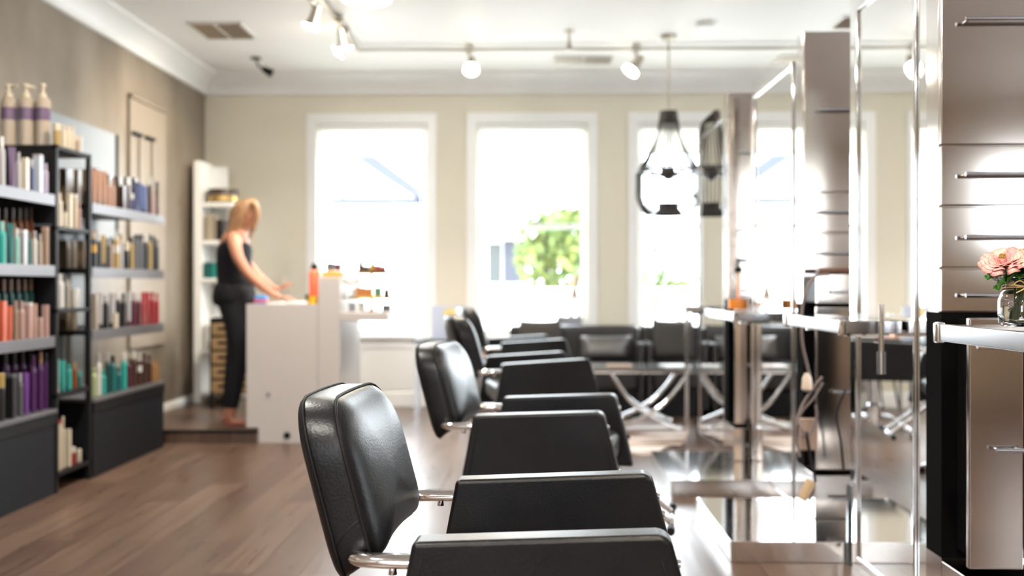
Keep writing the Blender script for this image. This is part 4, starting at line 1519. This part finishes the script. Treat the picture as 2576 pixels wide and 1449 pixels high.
# ------------------------------------------------------------------ white corner bookcase
yk = 8.12
xa, xb_ = U(487, 0, yk).x, U(585, 0, yk).x
t = thing('corner_bookcase', 'tall white bookcase in the corner by the back wall', 'bookcase', (xa, yk, 0.078))
W_ = xb_ - xa
H = U(0, 405, yk).z - 0.078
D = 0.3
new_obj('side_panel', box(B(), (0, 0, 0), (0.06, D, H)), M['white'], t, bevel=0.003)
new_obj('back_panel', box(B(), (0.06, D - 0.02, 0), (W_ * 0.6, D, H - 0.02)), M['white'], t)
shz = [U(0, py, yk).z - 0.078 for py in (510, 605, 700, 880)]
for z in shz + [0.1]:
    new_obj('shelf_board', box(B(), (0.06, 0, z - 0.035), (W_, D - 0.02, z)), M['white'], t, bevel=0.003)
bx = thing('hat_box', 'brown and gold round box on top of the white bookcase', 'box', (U(549, 0, yk).x, yk + 0.13, shz[0] + 0.079))
new_obj('box_body', lathe(B(), [(0.115, 0), (0.12, 0.005), (0.12, 0.07)], 28), M['brown_box'], bx, smooth='auto')
new_obj('lid', lathe(B(), [(0.124, 0.07), (0.124, 0.11), (0.12, 0.115)], 28), pm('darkbrown', (0.05, 0.03, 0.02), 0.4), bx, smooth='auto')
new_obj('gold_band', lathe(B(), [(0.1245, 0.02), (0.1245, 0.05)], 28, cap=False), M['gold'], bx, smooth='auto')
for si, cols in ((1, [('beige', 0.03, 0.2), ('cream', 0.025, 0.22), ('beige', 0.03, 0.21), ('black', 0.045, 0.17), ('grey', 0.03, 0.15)]), (2, [('darkteal', 0.06, 0.13), ('teal', 0.03, 0.12), ('plum', 0.04, 0.13), ('navy', 0.05, 0.12)]), (3, [('white', 0.05, 0.2), ('cream', 0.04, 0.22), ('grey', 0.06, 0.2)])):
    x_ = xa + 0.075
    for kk, (c, w2, h2_) in enumerate(cols):
        b2 = put('box', c, c, x_ + w2 / 2, yk + 0.12, shz[si] + 0.079, w2, h2_, '%s carton standing on the %s shelf of the white bookcase%s' % (WORD.get(c, c), ['', 'upper', 'middle', 'lower'][si], ', beside the cream one' if (c == 'beige' and kk == 0) else (', next to the black one' if c == 'beige' else '')), 'cartons in the white bookcase', 0, 0.16)
        x_ += w2 + 0.006

# ------------------------------------------------------------------ drawer chest behind the woman
yd = 7.75
xa, xb_ = U(526, 0, yd).x, U(660, 0, yd).x
t = thing('drawer_chest', 'black framed chest with kraft brown drawers behind the woman', 'chest', (xa, yd, 0.078))
W_ = xb_ - xa
zt3 = U(0, 800, yd).z - 0.078
new_obj('frame', box(B(), (0, 0.02, 0.12), (W_, 0.35, zt3)), M['black'], t)
bm = B()
for xx in (0, W_ - 0.025):
    for yy in (0.02, 0.32):
        box(bm, (xx, yy, 0), (xx + 0.025, yy + 0.025, 0.13))
new_obj('legs', bm, M['black'], t)
nr = 5
for r in range(nr):
    z0 = 0.13 + (zt3 - 0.15) * r / nr
    z1_ = 0.13 + (zt3 - 0.15) * (r + 1) / nr - 0.02
    for cc in range(2):
        x0_ = 0.02 + (W_ - 0.03) * cc / 2
        x1_ = 0.02 + (W_ - 0.03) * (cc + 1) / 2 - 0.012
        d = new_obj('drawer', box(B(), (x0_, 0.0, z0), (x1_, 0.02, z1_)), M['tan_drawer'], t, bevel=0.002)
        new_obj('slot_handle', box(B(), ((x0_ + x1_) / 2 - 0.04, -0.006, z1_ - 0.05), ((x0_ + x1_) / 2 + 0.04, 0.0, z1_ - 0.03)), M['black'], d)

# ------------------------------------------------------------------ reception desk
yr = 6.60
def dx(px):
    return U(px, 0, yr).x
def dz(py):
    return U(900, py, yr).z
x620, x650, x800, x855, x975 = dx(620), dx(650), dx(800), dx(856), dx(976)
DL = 0.78
t = thing('reception_desk', 'greige reception desk with a higher end post and side ledge', 'desk', (0, 0, 0))
bm = B()
box(bm, (x650, yr, 0.0), (x800 - 0.002, yr + DL, 0.10))
box(bm, (x620, yr, 0.10), (x800 - 0.002, yr + DL, dz(765)))
new_obj('front_panel', bm, M['counter'], t)
new_obj('end_post', box(B(), (x800, yr - 0.004, 0.0), (x855, yr + DL, dz(697))), M['counter'], t, bevel=0.003)
bm = box(B(), (x855, yr, dz(808)), (x975, yr + DL, dz(786)))
new_obj('side_ledge', bm, M['counter'], t, bevel=0.003)
bm = box(B(), (x855, yr + 0.2, dz(712)), (dx(892), yr + DL, dz(700)))
new_obj('upper_ledge', bm, M['white'], t, bevel=0.003)
bm = tube(B(), [(dx(722), yr - 0.004, dz(1096)), (dx(722), yr + 0.002, dz(1096))], 0.024, 18)
new_obj('cable_hole', bm, M['black'], t)
bm = tube(B(), [(dx(675), yr - 0.006, dz(993)), (dx(675), yr + 0.002, dz(993))], 0.012, 12)
new_obj('lock', bm, M['chrome_soft'], t)
zd = dz(765) + 0.001
# things on the desk
cb = thing('drink_bottle', 'coral drinks bottle with black lid on the desk', 'bottle', (dx(783), yr + 0.1, zd))
new_obj('bottle_body', lathe(B(), [(0.034, 0), (0.037, 0.01), (0.037, 0.205), (0.028, 0.225), (0.02, 0.232)], 24), pm('coral_paint', (0.95, 0.17, 0.08), 0.4), cb, smooth='auto')
new_obj('lid', lathe(B(), [(0.024, 0.232), (0.024, 0.255), (0.016, 0.26), (0.016, 0.272)], 20), M['black'], cb, smooth='auto')
yb2 = thing('yellow_tape_roll', 'yellow tape roll lying before the coral bottle', 'tape', (dx(784), yr + 0.035, zd))
new_obj('tape_body', lathe(B(), [(0.016, 0), (0.031, 0), (0.031, 0.05), (0.016, 0.05), (0.016, 0)], 24, cap=False), pm('yellow_paint', (0.9, 0.55, 0.02), 0.4), yb2, smooth='auto')
tag(new_obj('paper_sheet', box(B(), (-0.13, -0.14, 0), (0.13, 0.14, 0.004)), M['paper'], loc=(dx(715), yr + 0.3, zd), rotz=0.1), 'white paper under the woman\'s hands on the desk', 'paper')
tag(new_obj('notebook', box(B(), (-0.07, -0.1, 0), (0.07, 0.1, 0.012)), M['paper'], bevel=0.002, loc=(dx(738), yr + 0.16, zd)), 'closed pale notebook on the desk beside the coral bottle', 'notebook')
pk = thing('snack_packet', 'small blue and red packet at the end of the desk by the woman', 'packet', (dx(648), yr + 0.09, zd))
new_obj('packet_body', box(B(), (-0.04, -0.03, 0), (0.04, 0.03, 0.055)), pm('packetblue', (0.05, 0.25, 0.6), 0.4), pk, bevel=0.01)
new_obj('red_stripe', box(B(), (-0.0405, -0.0305, 0.012), (0.0405, 0.0305, 0.028)), pm('packetred', (0.7, 0.05, 0.05), 0.4), pk)
hd = thing('acrylic_holder', 'clear acrylic sign holder standing on the desk', 'holder', (dx(672), yr + 0.55, zd))
new_obj('upright_sheet', box(B(), (-0.04, -0.002, 0.004), (0.04, 0.002, 0.22)), M['thin_glass'], hd)
new_obj('foot', box(B(), (-0.045, -0.04, 0), (0.045, 0.04, 0.004)), M['thin_glass'], hd)
bl = thing('desk_telephone', 'dark telephone on the desk behind the coral bottle', 'telephone', (dx(760), yr + 0.45, zd))
new_obj('phone_body', box(B(), (-0.06, -0.08, 0), (0.06, 0.08, 0.035)), M['black'], bl, bevel=0.006)
new_obj('handset', box(B(), (-0.065, -0.09, 0.036), (-0.025, 0.09, 0.06)), M['black'], bl, bevel=0.008)
# tray on post
zp = dz(697) + 0.001
ty = thing('orange_tray', 'orange square tray on the high end post of the desk', 'tray', (dx(832), yr + 0.12, zp))
new_obj('tray_body', box(B(), (-0.065, -0.08, 0), (0.065, 0.08, 0.04)), pm('orange_lacquer', (0.75, 0.33, 0.06), 0.35), ty, bevel=0.004)
put('box', 'grey', 'black', dx(822), yr + 0.12, zp + 0.042, 0.05, 0.055, 'grey carton in the orange tray', 'items in the orange tray')
put('box', 'maroon', 'grey', dx(842), yr + 0.12, zp + 0.042, 0.045, 0.05, 'dark maroon carton in the orange tray', 'items in the orange tray')
rd = thing('reed_diffuser', 'small diffuser bottle with upright stick in the orange tray', 'diffuser', (dx(816), yr + 0.17, zp + 0.042))
new_obj('vial', lathe(B(), [(0.015, 0), (0.016, 0.04), (0.006, 0.05)], 14), M['gold'], rd, smooth='auto')
new_obj('stick', tube(B(), [(0, 0, 0.04), (0.004, 0, 0.13)], 0.003, 6), M['bark'], rd)

# tiered gold stand
ys = yr + 0.22
zl = dz(786) + 0.001
st = thing('tiered_stand', 'gold two-tier display stand on the desk\'s side ledge', 'stand', (U(935, 0, ys).x, ys, zl))
zz1 = U(0, 752, ys).z - zl
zz2 = U(0, 690, ys).z - zl
new_obj('foot', lathe(B(), [(0.07, 0), (0.075, 0.006), (0.02, 0.02)], 24), M['gold'], st, smooth='auto')
new_obj('stem', tube(B(), [(0, 0, 0.01), (0, 0, zz2)], 0.012, 12), M['gold'], st, smooth='auto')
new_obj('lower_tray', lathe(B(), [(0.0, zz1), (0.155, zz1), (0.17, zz1 + 0.022), (0.165, zz1 + 0.022), (0.152, zz1 + 0.006), (0, zz1 + 0.006)], 32, cap=False), M['gold'], st, smooth='auto')
new_obj('upper_tray', lathe(B(), [(0.0, zz2), (0.11, zz2), (0.12, zz2 + 0.026), (0.115, zz2 + 0.026), (0.107, zz2 + 0.006), (0, zz2 + 0.006)], 32, cap=False), M['gold'], st, smooth='auto')
sx = st.location.x
for kk, (ox, oy, c, cp_, w2, h2_, kd) in enumerate(((-0.115, 0, 'white', 'grey', 0.04, 0.06, 'box'), (-0.06, -0.08, 'orange', 'orange', 0.055, 0.075, 'box'), (-0.005, -0.10, 'orange', 'yellow', 0.045, 0.07, 'box'), (0.055, -0.07, 'green', 'green', 0.05, 0.075, 'box'), (0.105, -0.01, 'maroon', 'gold', 0.045, 0.065, 'jar'))):
    put(kd, c, cp_, sx + ox, ys + oy, zl + zz1 + 0.007, w2, h2_, '%s %s with %s top on the lower gold tray' % (WORD.get(c, c), NOUN[kd], cp_), 'products on the lower gold tray')
for kk, (ox, oy, c, cp_, w2, h2_, kd) in enumerate(((-0.075, 0, 'brown', 'white', 0.04, 0.085, 'jar'), (-0.03, -0.05, 'black', 'brown', 0.045, 0.05, 'box'), (0.015, -0.06, 'yellow', 'yellow', 0.035, 0.09, 'bottle'), (0.05, -0.03, 'red', 'red', 0.04, 0.055, 'box'), (0.08, 0.02, 'red', 'maroon', 0.035, 0.05, 'jar'))):
    put(kd, c, cp_, sx + ox, ys + oy, zl + zz2 + 0.007, w2, h2_, '%s %s with %s top on the upper gold tray' % (WORD.get(c, c), NOUN[kd], cp_), 'products on the upper gold tray')
for kk, (ox, oy, c, w2, h2_) in enumerate(((-0.125, -0.04, 'silver', 0.05, 0.06), (-0.05, -0.11, 'white', 0.045, 0.07), (0.115, -0.07, 'grey', 0.06, 0.05))):
    put('box', c, c, sx + ox, ys + oy, zl, w2, h2_, '%s carton on the ledge under the gold stand' % c, 'cartons under the gold stand')

# ------------------------------------------------------------------ the woman
def skin_obj(name, verts, edges, radii, mat, parent, sub=2, root=0):
    me_ = bpy.data.meshes.new(name)
    me_.from_pydata([tuple(v) for v in verts], edges, [])
    o = bpy.data.objects.new(name, me_)
    C.objects.link(o)
    me_.materials.append(mat)
    sk = o.modifiers.new('skin', 'SKIN')
    sk.use_smooth_shade = True
    lay = me_.skin_vertices[0].data
    for i, r in enumerate(radii):
        lay[i].radius = (r, r) if not isinstance(r, tuple) else r
        lay[i].use_root = (i == root)
    s_ = o.modifiers.new('sub', 'SUBSURF')
    s_.levels = sub
    s_.render_levels = sub
    if parent:
        o.parent = parent
    return o


yw = 6.98
def W(px, py, dy=0.0):
    return U(px, py, yw + dy) - Vector((WX, yw, 0.078))
WX = U(590, 0, yw).x
wm = thing('person', 'blonde woman in black tank top and trousers leaning over the desk', 'person', (WX, yw, 0.078))
V, E, R = [], [], []
def av(p, r, par=None):
    V.append(p)
    R.append(r)
    if par is not None:
        E.append((par, len(V) - 1))
    return len(V) - 1
pel = av(W(590, 748), (0.125, 0.150))
wai = av(W(588, 692), (0.095, 0.120), pel)
che = av(W(589, 632), (0.100, 0.135), wai)
sho = av(W(594, 598), (0.075, 0.12), che)
nec = av(W(608, 578), 0.050, sho)
nk2 = av(W(614, 568), 0.048, nec)
hea = av(W(624, 552), (0.078, 0.074), nk2)
crn = av(W(627, 522), (0.082, 0.076), hea)
top_ = av(W(627, 506), 0.055, crn)
for sgn in (-1, 1):
    h0 = av(W(592, 775, sgn * 0.08), 0.098, pel)
    th = av(W(600, 840, sgn * 0.085), 0.082, h0)
    kn = av(W(602 if sgn < 0 else 590, 905, sgn * 0.085), 0.058, th)
    cf = av(W(592 if sgn < 0 else 584, 960, sgn * 0.085), 0.056, kn)
    an = av(W(582 if sgn < 0 else 572, 1040, sgn * 0.08), 0.034, cf)
    hl = av(W(580 if sgn < 0 else 570, 1058, sgn * 0.08), 0.034, an)
    to = av(W(618 if sgn < 0 else 606, 1066, sgn * 0.085), 0.026, hl)
for sgn in (-1, 1):
    s0 = av(W(588, 606, sgn * 0.15), 0.052, sho)
    if sgn < 0:
        e1 = av(W(598, 648, -0.185), 0.043, s0)
        e2 = av(W(624, 690, -0.19), 0.037, e1)
        e3 = av(W(660, 722, -0.17), 0.034, e2)
        w1 = av(W(690, 742, -0.15), 0.025, e3)
        hb = W(708, 747, -0.14)
    else:
        e1 = av(W(608, 645, 0.17), 0.043, s0)
        e2 = av(W(640, 686, 0.17), 0.037, e1)
        e3 = av(W(665, 710, 0.15), 0.034, e2)
        w1 = av(W(690, 728, 0.12), 0.025, e3)
        hb = W(704, 727, 0.11)
    ha = av(hb, (0.020, 0.036), w1)
body = skin_obj('body', V, E, R, M['skin'], wm)


def hand(c, dirv, upv, par, nm):
    """palm + five fingers"""
    d = Vector(dirv).normalized()
    s = d.cross(Vector(upv)).normalized()
    u = s.cross(d)
    for k_, (off, L) in enumerate(((-0.028, 0.062), (-0.010, 0.074), (0.009, 0.070), (0.027, 0.056))):
        b0 = c + s * off + d * 0.010
        v = [b0, b0 + d * (0.025), b0 + d * (0.025 + L * 0.45) - u * 0.006, b0 + d * (0.025 + L * 0.95) - u * 0.022]
        skin_obj('finger', v, [(0, 1), (1, 2), (2, 3)], [0.011, 0.0095, 0.0085, 0.007], M['skin'], par, 1)
    b0 = c - d * 0.01 - s * 0.03
    v = [b0, b0 - s * 0.022 + d * 0.02, b0 - s * 0.03 + d * 0.05 - u * 0.006]
    skin_obj('thumb', v, [(0, 1), (1, 2)], [0.013, 0.010, 0.008], M['skin'], par, 1)


hand(V[len(V) - 8 - 0] if False else W(708, 747, -0.14), (1, 0.2, -0.12), (0, 0, 1), wm, 'a')
hand(W(704, 727, 0.11), (0.8, -0.2, 0.6), (-0.5, 0, 0.8), wm, 'b')
# face: nose, ear, lips and eyes as small meshes
hc = W(627, 540)
bm = B()
bmesh.ops.create_cone(bm, segments=8, radius1=0.014, radius2=0.004, depth=0.03, matrix=Matrix.Translation(W(649, 548)) @ Matrix.Rotation(1.9, 4, 'Y'))
new_obj('nose', bm, M['skin'], wm, smooth=True)
for sgn in (-1, 1):
    bm = B()
    bmesh.ops.create_uvsphere(bm, u_segments=10, v_segments=8, radius=0.011, matrix=Matrix.Translation(W(644, 541, sgn * 0.030)))
    new_obj('eye', bm, pm('eye', (0.7, 0.68, 0.65), 0.3), wm, smooth=True)
bm = B()
bmesh.ops.create_uvsphere(bm, u_segments=10, v_segments=8, radius=0.014, matrix=Matrix.Translation(W(645, 559)) @ Matrix.Diagonal((0.6, 1.4, 0.5, 1)))
new_obj('lips', bm, pm('lips', (0.5, 0.15, 0.13), 0.4), wm, smooth=True)
bm = B()
bmesh.ops.create_uvsphere(bm, u_segments=20, v_segments=14, radius=1, matrix=Matrix.Translation(W(645, 545)) @ Matrix.Diagonal((0.0, 0, 0, 1)))
bm.free()
# tank top
def loft(name, secs_, mat, par, n_=24):
    bm_ = B()
    rg = [[bm_.verts.new(c_ + Vector((rx_ * math.cos(2 * PI * i / n_), ry2 * math.sin(2 * PI * i / n_), 0))) for i in range(n_)] for c_, rx_, ry2 in secs_]
    for p_, q_ in zip(rg, rg[1:]):
        for i in range(n_):
            bm_.faces.new((p_[i], p_[(i + 1) % n_], q_[(i + 1) % n_], q_[i]))
    bm_.faces.new(rg[0])
    bm_.faces.new(rg[-1])
    return new_obj(name, bm_, mat, par, smooth=True, sub=1)


loft('tank_top', [(W(594, 734), 0.128, 0.165), (W(593, 712), 0.126, 0.158), (W(591, 688), 0.122, 0.148), (W(588, 655), 0.118, 0.152), (W(590, 630), 0.124, 0.158), (W(592, 612), 0.105, 0.150), (W(594, 606), 0.07, 0.12)], M['top'], wm)
loft('waistband', [(W(591, 775), 0.150, 0.175), (W(590, 750), 0.158, 0.182), (W(590, 725), 0.138, 0.175), (W(589, 706), 0.126, 0.166)], M['jeans'], wm)
bm = B()
for sgn in (-1, 1):
    tube(bm, smoothpts([W(575, 630, sgn * 0.10), W(583, 592, sgn * 0.095), W(603, 590, sgn * 0.095), W(612, 625, sgn * 0.09)], 5), 0.010, 8)
new_obj('shoulder_straps', bm, M['top'], wm, smooth=True)
# trousers
V2, E2, R2 = [W(589, 700), W(590, 745)], [(0, 1)], [(0.118, 0.14), (0.146, 0.168)]
for sgn in (-1, 1):
    b0 = len(V2)
    V2 += [W(592, 778, sgn * 0.08), W(600, 840, sgn * 0.085), W(602 if sgn < 0 else 590, 905, sgn * 0.085), W(592 if sgn < 0 else 584, 962, sgn * 0.085), W(582 if sgn < 0 else 572, 1036, sgn * 0.08)]
    R2 += [0.108, 0.092, 0.068, 0.064, 0.044]
    E2 += [(1, b0)] + [(b0 + i, b0 + i + 1) for i in range(4)]
skin_obj('trousers', V2, E2, R2, M['jeans'], wm, root=1)
# hair
bm = B()
secs = [(W(624, 502), 0.035, 0.035), (W(620, 506), 0.075, 0.078), (W(615, 522), 0.100, 0.098), (W(609, 545), 0.098, 0.100), (W(603, 565), 0.080, 0.098), (W(594, 585), 0.075, 0.100), (W(584, 602), 0.055, 0.09), (W(575, 616), 0.025, 0.05)]
rings = []
for c, rx, ry_ in secs:
    rings.append([bm.verts.new(c + Vector((rx * math.cos(2 * PI * i / 20), ry_ * math.sin(2 * PI * i / 20), 0.012 * math.cos(2 * PI * i / 20)))) for i in range(20)])
for a_, b2 in zip(rings, rings[1:]):
    for i in range(20):
        bm.faces.new((a_[i], a_[(i + 1) % 20], b2[(i + 1) % 20], b2[i]))
bm.faces.new(rings[0])
bm.faces.new(rings[-1])
new_obj('hair', bm, M['hair'], wm, smooth=True, sub=1)
bm = B()
for sgn in (-1, 1):
    tube(bm, smoothpts([W(622, 506, sgn * 0.04), W(645, 520, sgn * 0.078), W(646, 548, sgn * 0.085), W(634, 580, sgn * 0.085), W(628, 600, sgn * 0.08)], 6), [0.02] * 8 + [0.022] * 10 + [0.014] * 7, 10)
new_obj('front_locks', bm, M['hair'], wm, smooth=True)
bm = B()
for sgn in (-1, 1):
    ax, bx_ = (580, 618) if sgn < 0 else (570, 606)
    c0, c1 = W(ax - 3, 1064, sgn * 0.08), W(bx_ + 4, 1068, sgn * 0.085)
    box(bm, (c0.x - 0.01, c0.y - 0.04, 0.001), (c1.x + 0.01, c0.y + 0.04, 0.02))
new_obj('sandals', bm, pm('tan_sandal', (0.4, 0.12, 0.08), 0.5), wm, bevel=0.008)

# ------------------------------------------------------------------ lounge: sofa, seat, cushions, table, rug
yS = 7.86
def lx(px, Y=yS):
    return U(px, 0, Y).x
sx0, sx1 = lx(1278), lx(1622)
def sofa(label, x0, x1, y0, y1):
    t = thing('sofa', label, 'sofa', ((x0 + x1) / 2, y0, 0), 0)
    hw = (x1 - x0) / 2
    d = y1 - y0
    new_obj('seat', box(B(), (-hw + 0.055, 0.02, 0.22), (hw - 0.055, d - 0.205, 0.43)), M['sofa'], t, bevel=0.03, seg=4)
    new_obj('backrest', box(B(), (-hw, d - 0.2, 0.05), (hw, d, 0.715)), M['sofa'], t, bevel=0.04, seg=4)
    for s_ in (-1, 1):
        new_obj('armrest', box(B(), (s_ * (hw - 0.05), 0.0, 0.05), (s_ * hw, d - 0.205, 0.60)), M['sofa'], t, bevel=0.03, seg=4)
    new_obj('plinth', box(B(), (-hw + 0.05, 0.05, 0.0), (hw - 0.05, d - 0.05, 0.22)), M['black'], t)
    return t


sofa('black leather sofa under the middle window behind the styling chairs', sx0, sx1, yS, 8.5)
sofa('black leather seat beside the sofa, below the chandelier', sx1 + 0.015, sx1 + 1.0, yS + 0.02, 8.5)


def cushion(label, cx_, y, z, w2, h2_, th, mat, rz=0, tl=0.2):
    bm = B()
    n_ = 14
    for side in (-1, 1):
        vs = []
        for i in range(n_ + 1):
            r_ = []
            for j in range(n_ + 1):
                u, v = i / n_ * 2 - 1, j / n_ * 2 - 1
                pin = 1 - 0.06 * (1 - u * u) * 0 - 0.05 * (1 - abs(u)) * 0
                b_2 = (max(0, (1 - u ** 4)) * max(0, (1 - v ** 4))) ** 0.55
                r_.append(bm.verts.new((u * w2 / 2 * (1 - 0.06 * (1 - v * v)), side * th / 2 * b_2, v * h2_ / 2 * (1 - 0.06 * (1 - u * u)))))
            vs.append(r_)
        for i in range(n_):
            for j in range(n_):
                bm.faces.new((vs[i][j], vs[i + 1][j], vs[i + 1][j + 1], vs[i][j + 1]))
    bmesh.ops.remove_doubles(bm, verts=bm.verts[:], dist=0.0005)
    bmesh.ops.rotate(bm, verts=bm.verts[:], cent=(0, 0, 0), matrix=Matrix.Rotation(-tl, 3, 'X'))
    o = new_obj('cushion', bm, mat, smooth=True, loc=(cx_, y, z), rotz=rz)
    return tag(o, label, 'cushion', 'sofa cushions')


def cush(label, a, b, c, d, Y, th, mat, tl=0.15):
    p0, p1 = U(a, b, Y), U(c, d, Y)
    return cushion(label, (p0.x + p1.x) / 2, Y, max((p0.z + p1.z) / 2, 0.446 + abs(p0.z - p1.z) / 2), abs(p1.x - p0.x), abs(p0.z - p1.z), th, mat, 0, tl)


cush('charcoal fabric cushion on the sofa behind the last styling chair', 1305, 808, 1412, 905, 8.20, 0.09, M['fabric'])
cush('shiny grey lumbar cushion in the middle of the sofa', 1455, 845, 1590, 905, 8.14, 0.09, M['satin'])
cush('large square charcoal cushion on the seat below the chandelier', 1640, 806, 1746, 905, 8.20, 0.09, M['fabric'])

# glass coffee table
ytb0, ytb1 = 7.02, 7.55
tb = thing('coffee_table', 'glass coffee table with crossed curved chrome legs', 'table', (0, 0, 0))
tx0, tx1, tz = 0.40, 1.10, 0.462
new_obj('glass_top', box(B(), (tx0 - 0.1, ytb0, tz - 0.012), (tx1 + 0.35, ytb1, tz)), M['thin_glass'], tb)
M['table_glass'] = pm('smoked_glass', (0.28, 0.31, 0.32), 0.04, 0.6)
tb.children[0].data.materials[0] = M['table_glass']
for yy in (ytb0 + 0.05, ytb1 - 0.05):
    for (xa_, xb2) in ((U(1535, 0, ytb0).x, U(1668, 0, ytb0).x), (U(1738, 0, ytb0).x, U(1590, 0, ytb0).x)):
        bm = tube(B(), smoothpts([(xa_, yy, tz - 0.013), (xa_ + (xb2 - xa_) * 0.38, yy, tz * 0.52), (xb2 - (xb2 - xa_) * 0.22, yy, 0.12), (xb2 + (xb2 - xa_) * 0.35, yy, 0.0265)], 8), 0.015, 10)
        new_obj('leg', bm, M['chrome'], tb, smooth=True)
new_obj('rail', tube(B(), [(tx0, ytb0 + 0.05, tz - 0.025), (tx1 + 0.2, ytb0 + 0.05, tz - 0.025)], 0.012, 10), M['chrome'], tb)
# magazines on the table
for i, (px, c, lb) in enumerate(((1560, 'tan', 'tan magazine lying flat on the glass coffee table'), (1700, 'white', 'white and brown magazine on the coffee table near the mirror post'))):
    p = U(px, 0, 7.2)
    tag(new_obj('magazine', box(B(), (-0.09, -0.11, 0), (0.09, 0.11, 0.008)), cmat(c), loc=(p.x, 7.25, tz + 0.001), rotz=0.2 * i), lb, 'magazine', 'magazines on the coffee table')

# cowhide rug
rug = noise_col(pm('cowhide', (0.5, 0.4, 0.35), 0.9), (0.16, 0.09, 0.06), (0.66, 0.60, 0.58), 1.6, 3, (0.8, 3.2, 1), 0.42, 0.55)
bm = B()
N = 60
rr = random.Random(4)
pts = []
for i in range(N):
    a = 2 * PI * i / N
    r = 1 + 0.10 * math.sin(3 * a + 1) + 0.06 * math.sin(7 * a)
    pts.append((0.72 + 0.355 * r * math.cos(a), 7.05 + 0.82 * r * math.sin(a)))
prism(bm, pts, 'z', 0.001, 0.010)
tag(new_obj('cowhide_rug', bm, rug), 'brown and white patterned hide rug under the glass coffee table', 'rug')

# side table with poster
ytb = 7.75
p0, p1 = U(1040, 855, ytb), U(1168, 855, ytb)
t = thing('side_table', 'small dark side table holding the poster by the first window', 'table', ((p0.x + p1.x) / 2, ytb, 0))
hw = (p1.x - p0.x) / 2
zt4 = p0.z
new_obj('tabletop', box(B(), (-hw, -0.02, zt4 - 0.02), (hw, 0.26, zt4)), M['black'], t, bevel=0.003)
for xx in (-hw + 0.01, hw - 0.03):
    for yy in (0.0, 0.23):
        new_obj('leg', box(B(), (xx, yy, 0), (xx + 0.02, yy + 0.02, zt4 - 0.02)), M['chrome_soft'], t)
a, b = U(1086, 770, ytb + 0.12), U(1172, 852, ytb + 0.12)
t = thing('counter_poster', 'pale blue poster of a blonde person propped on the side table', 'poster', ((a.x + b.x) / 2, ytb + 0.12, zt4 + 0.001))
w2, h2_ = (b.x - a.x) / 2, a.z - zt4
new_obj('board', box(B(), (-w2, 0, 0), (w2, 0.012, h2_)), pm('posterblue', (0.50, 0.56, 0.72), 0.5), t)
bm = B()
bmesh.ops.create_uvsphere(bm, u_segments=16, v_segments=10, radius=1, matrix=Matrix.Translation((0.01, -0.001, h2_ * 0.55)) @ Matrix.Diagonal((0.05, 0.002, 0.07, 1)))
new_obj('portrait_print', bm, pm('posterface', (0.62, 0.36, 0.30), 0.5), t)
bm = B()
bmesh.ops.create_uvsphere(bm, u_segments=16, v_segments=10, radius=1, matrix=Matrix.Translation((0.01, -0.0005, h2_ * 0.78)) @ Matrix.Diagonal((0.055, 0.002, 0.045, 1)))
new_obj('hair_print', bm, pm('posterhair', (0.7, 0.58, 0.25), 0.5), t)

# brown leather chairs in the waiting area (seen in the mirror)
M['cognac'] = pm('cognac_leather', (0.36, 0.13, 0.05), 0.4)


def lounge_chair(x, y, rz, label):
    t = thing('dining_chair', label, 'chair', (x, y, 0), rz, 'brown leather waiting chairs')
    bm = B()
    prof = [(-0.20, 0.45), (-0.1, 0.43), (0.08, 0.43), (0.15, 0.46), (0.19, 0.54), (0.21, 0.64), (0.225, 0.74)]
    pts = smoothpts([(0, a, b) for a, b in prof], 4)
    vs = []
    for p in pts:
        vs.append([bm.verts.new((u * 0.23, p.y - 0.04 * u * u * (p.z > 0.5), p.z + 0.03 * u * u)) for u in (-1, -0.6, -0.2, 0.2, 0.6, 1)])
    for a_, b2 in zip(vs, vs[1:]):
        for i in range(5):
            bm.faces.new((a_[i], a_[i + 1], b2[i + 1], b2[i]))
    o = new_obj('seat_shell', bm, M['cognac'], t, smooth=True)
    m_ = o.modifiers.new('s', 'SOLIDIFY')
    m_.thickness = 0.02
    for sx_ in (-1, 1):
        for sy in (-1, 1):
            new_obj('leg', tube(B(), [(sx_ * 0.15, sy * 0.13, 0.42), (sx_ * 0.2, sy * 0.19, 0.008)], 0.009, 8), M['black'], t)
    return t


lounge_chair(-0.40, 8.30, PI / 2, 'brown leather waiting chair against the wall between the first two windows')

# beige figure and box on the middle window sill
zs_ = WZ0
q = U(1440, 0, YB - 0.0)
t = thing('sculpture', 'beige abstract figure standing on the middle window sill', 'sculpture', (U(1446, 0, YB).x, YB + 0.0, zs_ + 0.2))
ped = new_obj('plinth', box(B(), (-0.16, -0.05, -0.198), (0.06, 0.05, U(0, 795, YB).z - zs_ - 0.2)), pm('greyplinth', (0.3, 0.31, 0.35), 0.5), t)
zb_ = U(0, 795, YB).z - zs_ - 0.2
zt5 = U(0, 690, YB).z - zs_ - 0.2
H = zt5 - zb_
for pts in ([(-0.03, 0, zb_), (-0.025, 0, zb_ + H * 0.4), (0.0, 0, zb_ + H * 0.75)], [(0.035, 0, zb_), (0.02, 0, zb_ + H * 0.4), (0.0, 0, zb_ + H * 0.7), (0.012, 0, zb_ + H)]):
    new_obj('figure_limb', tube(B(), smoothpts(pts, 5), 0.020, 10), pm('beigeceramic', (0.62, 0.46, 0.36), 0.5), t, smooth=True)
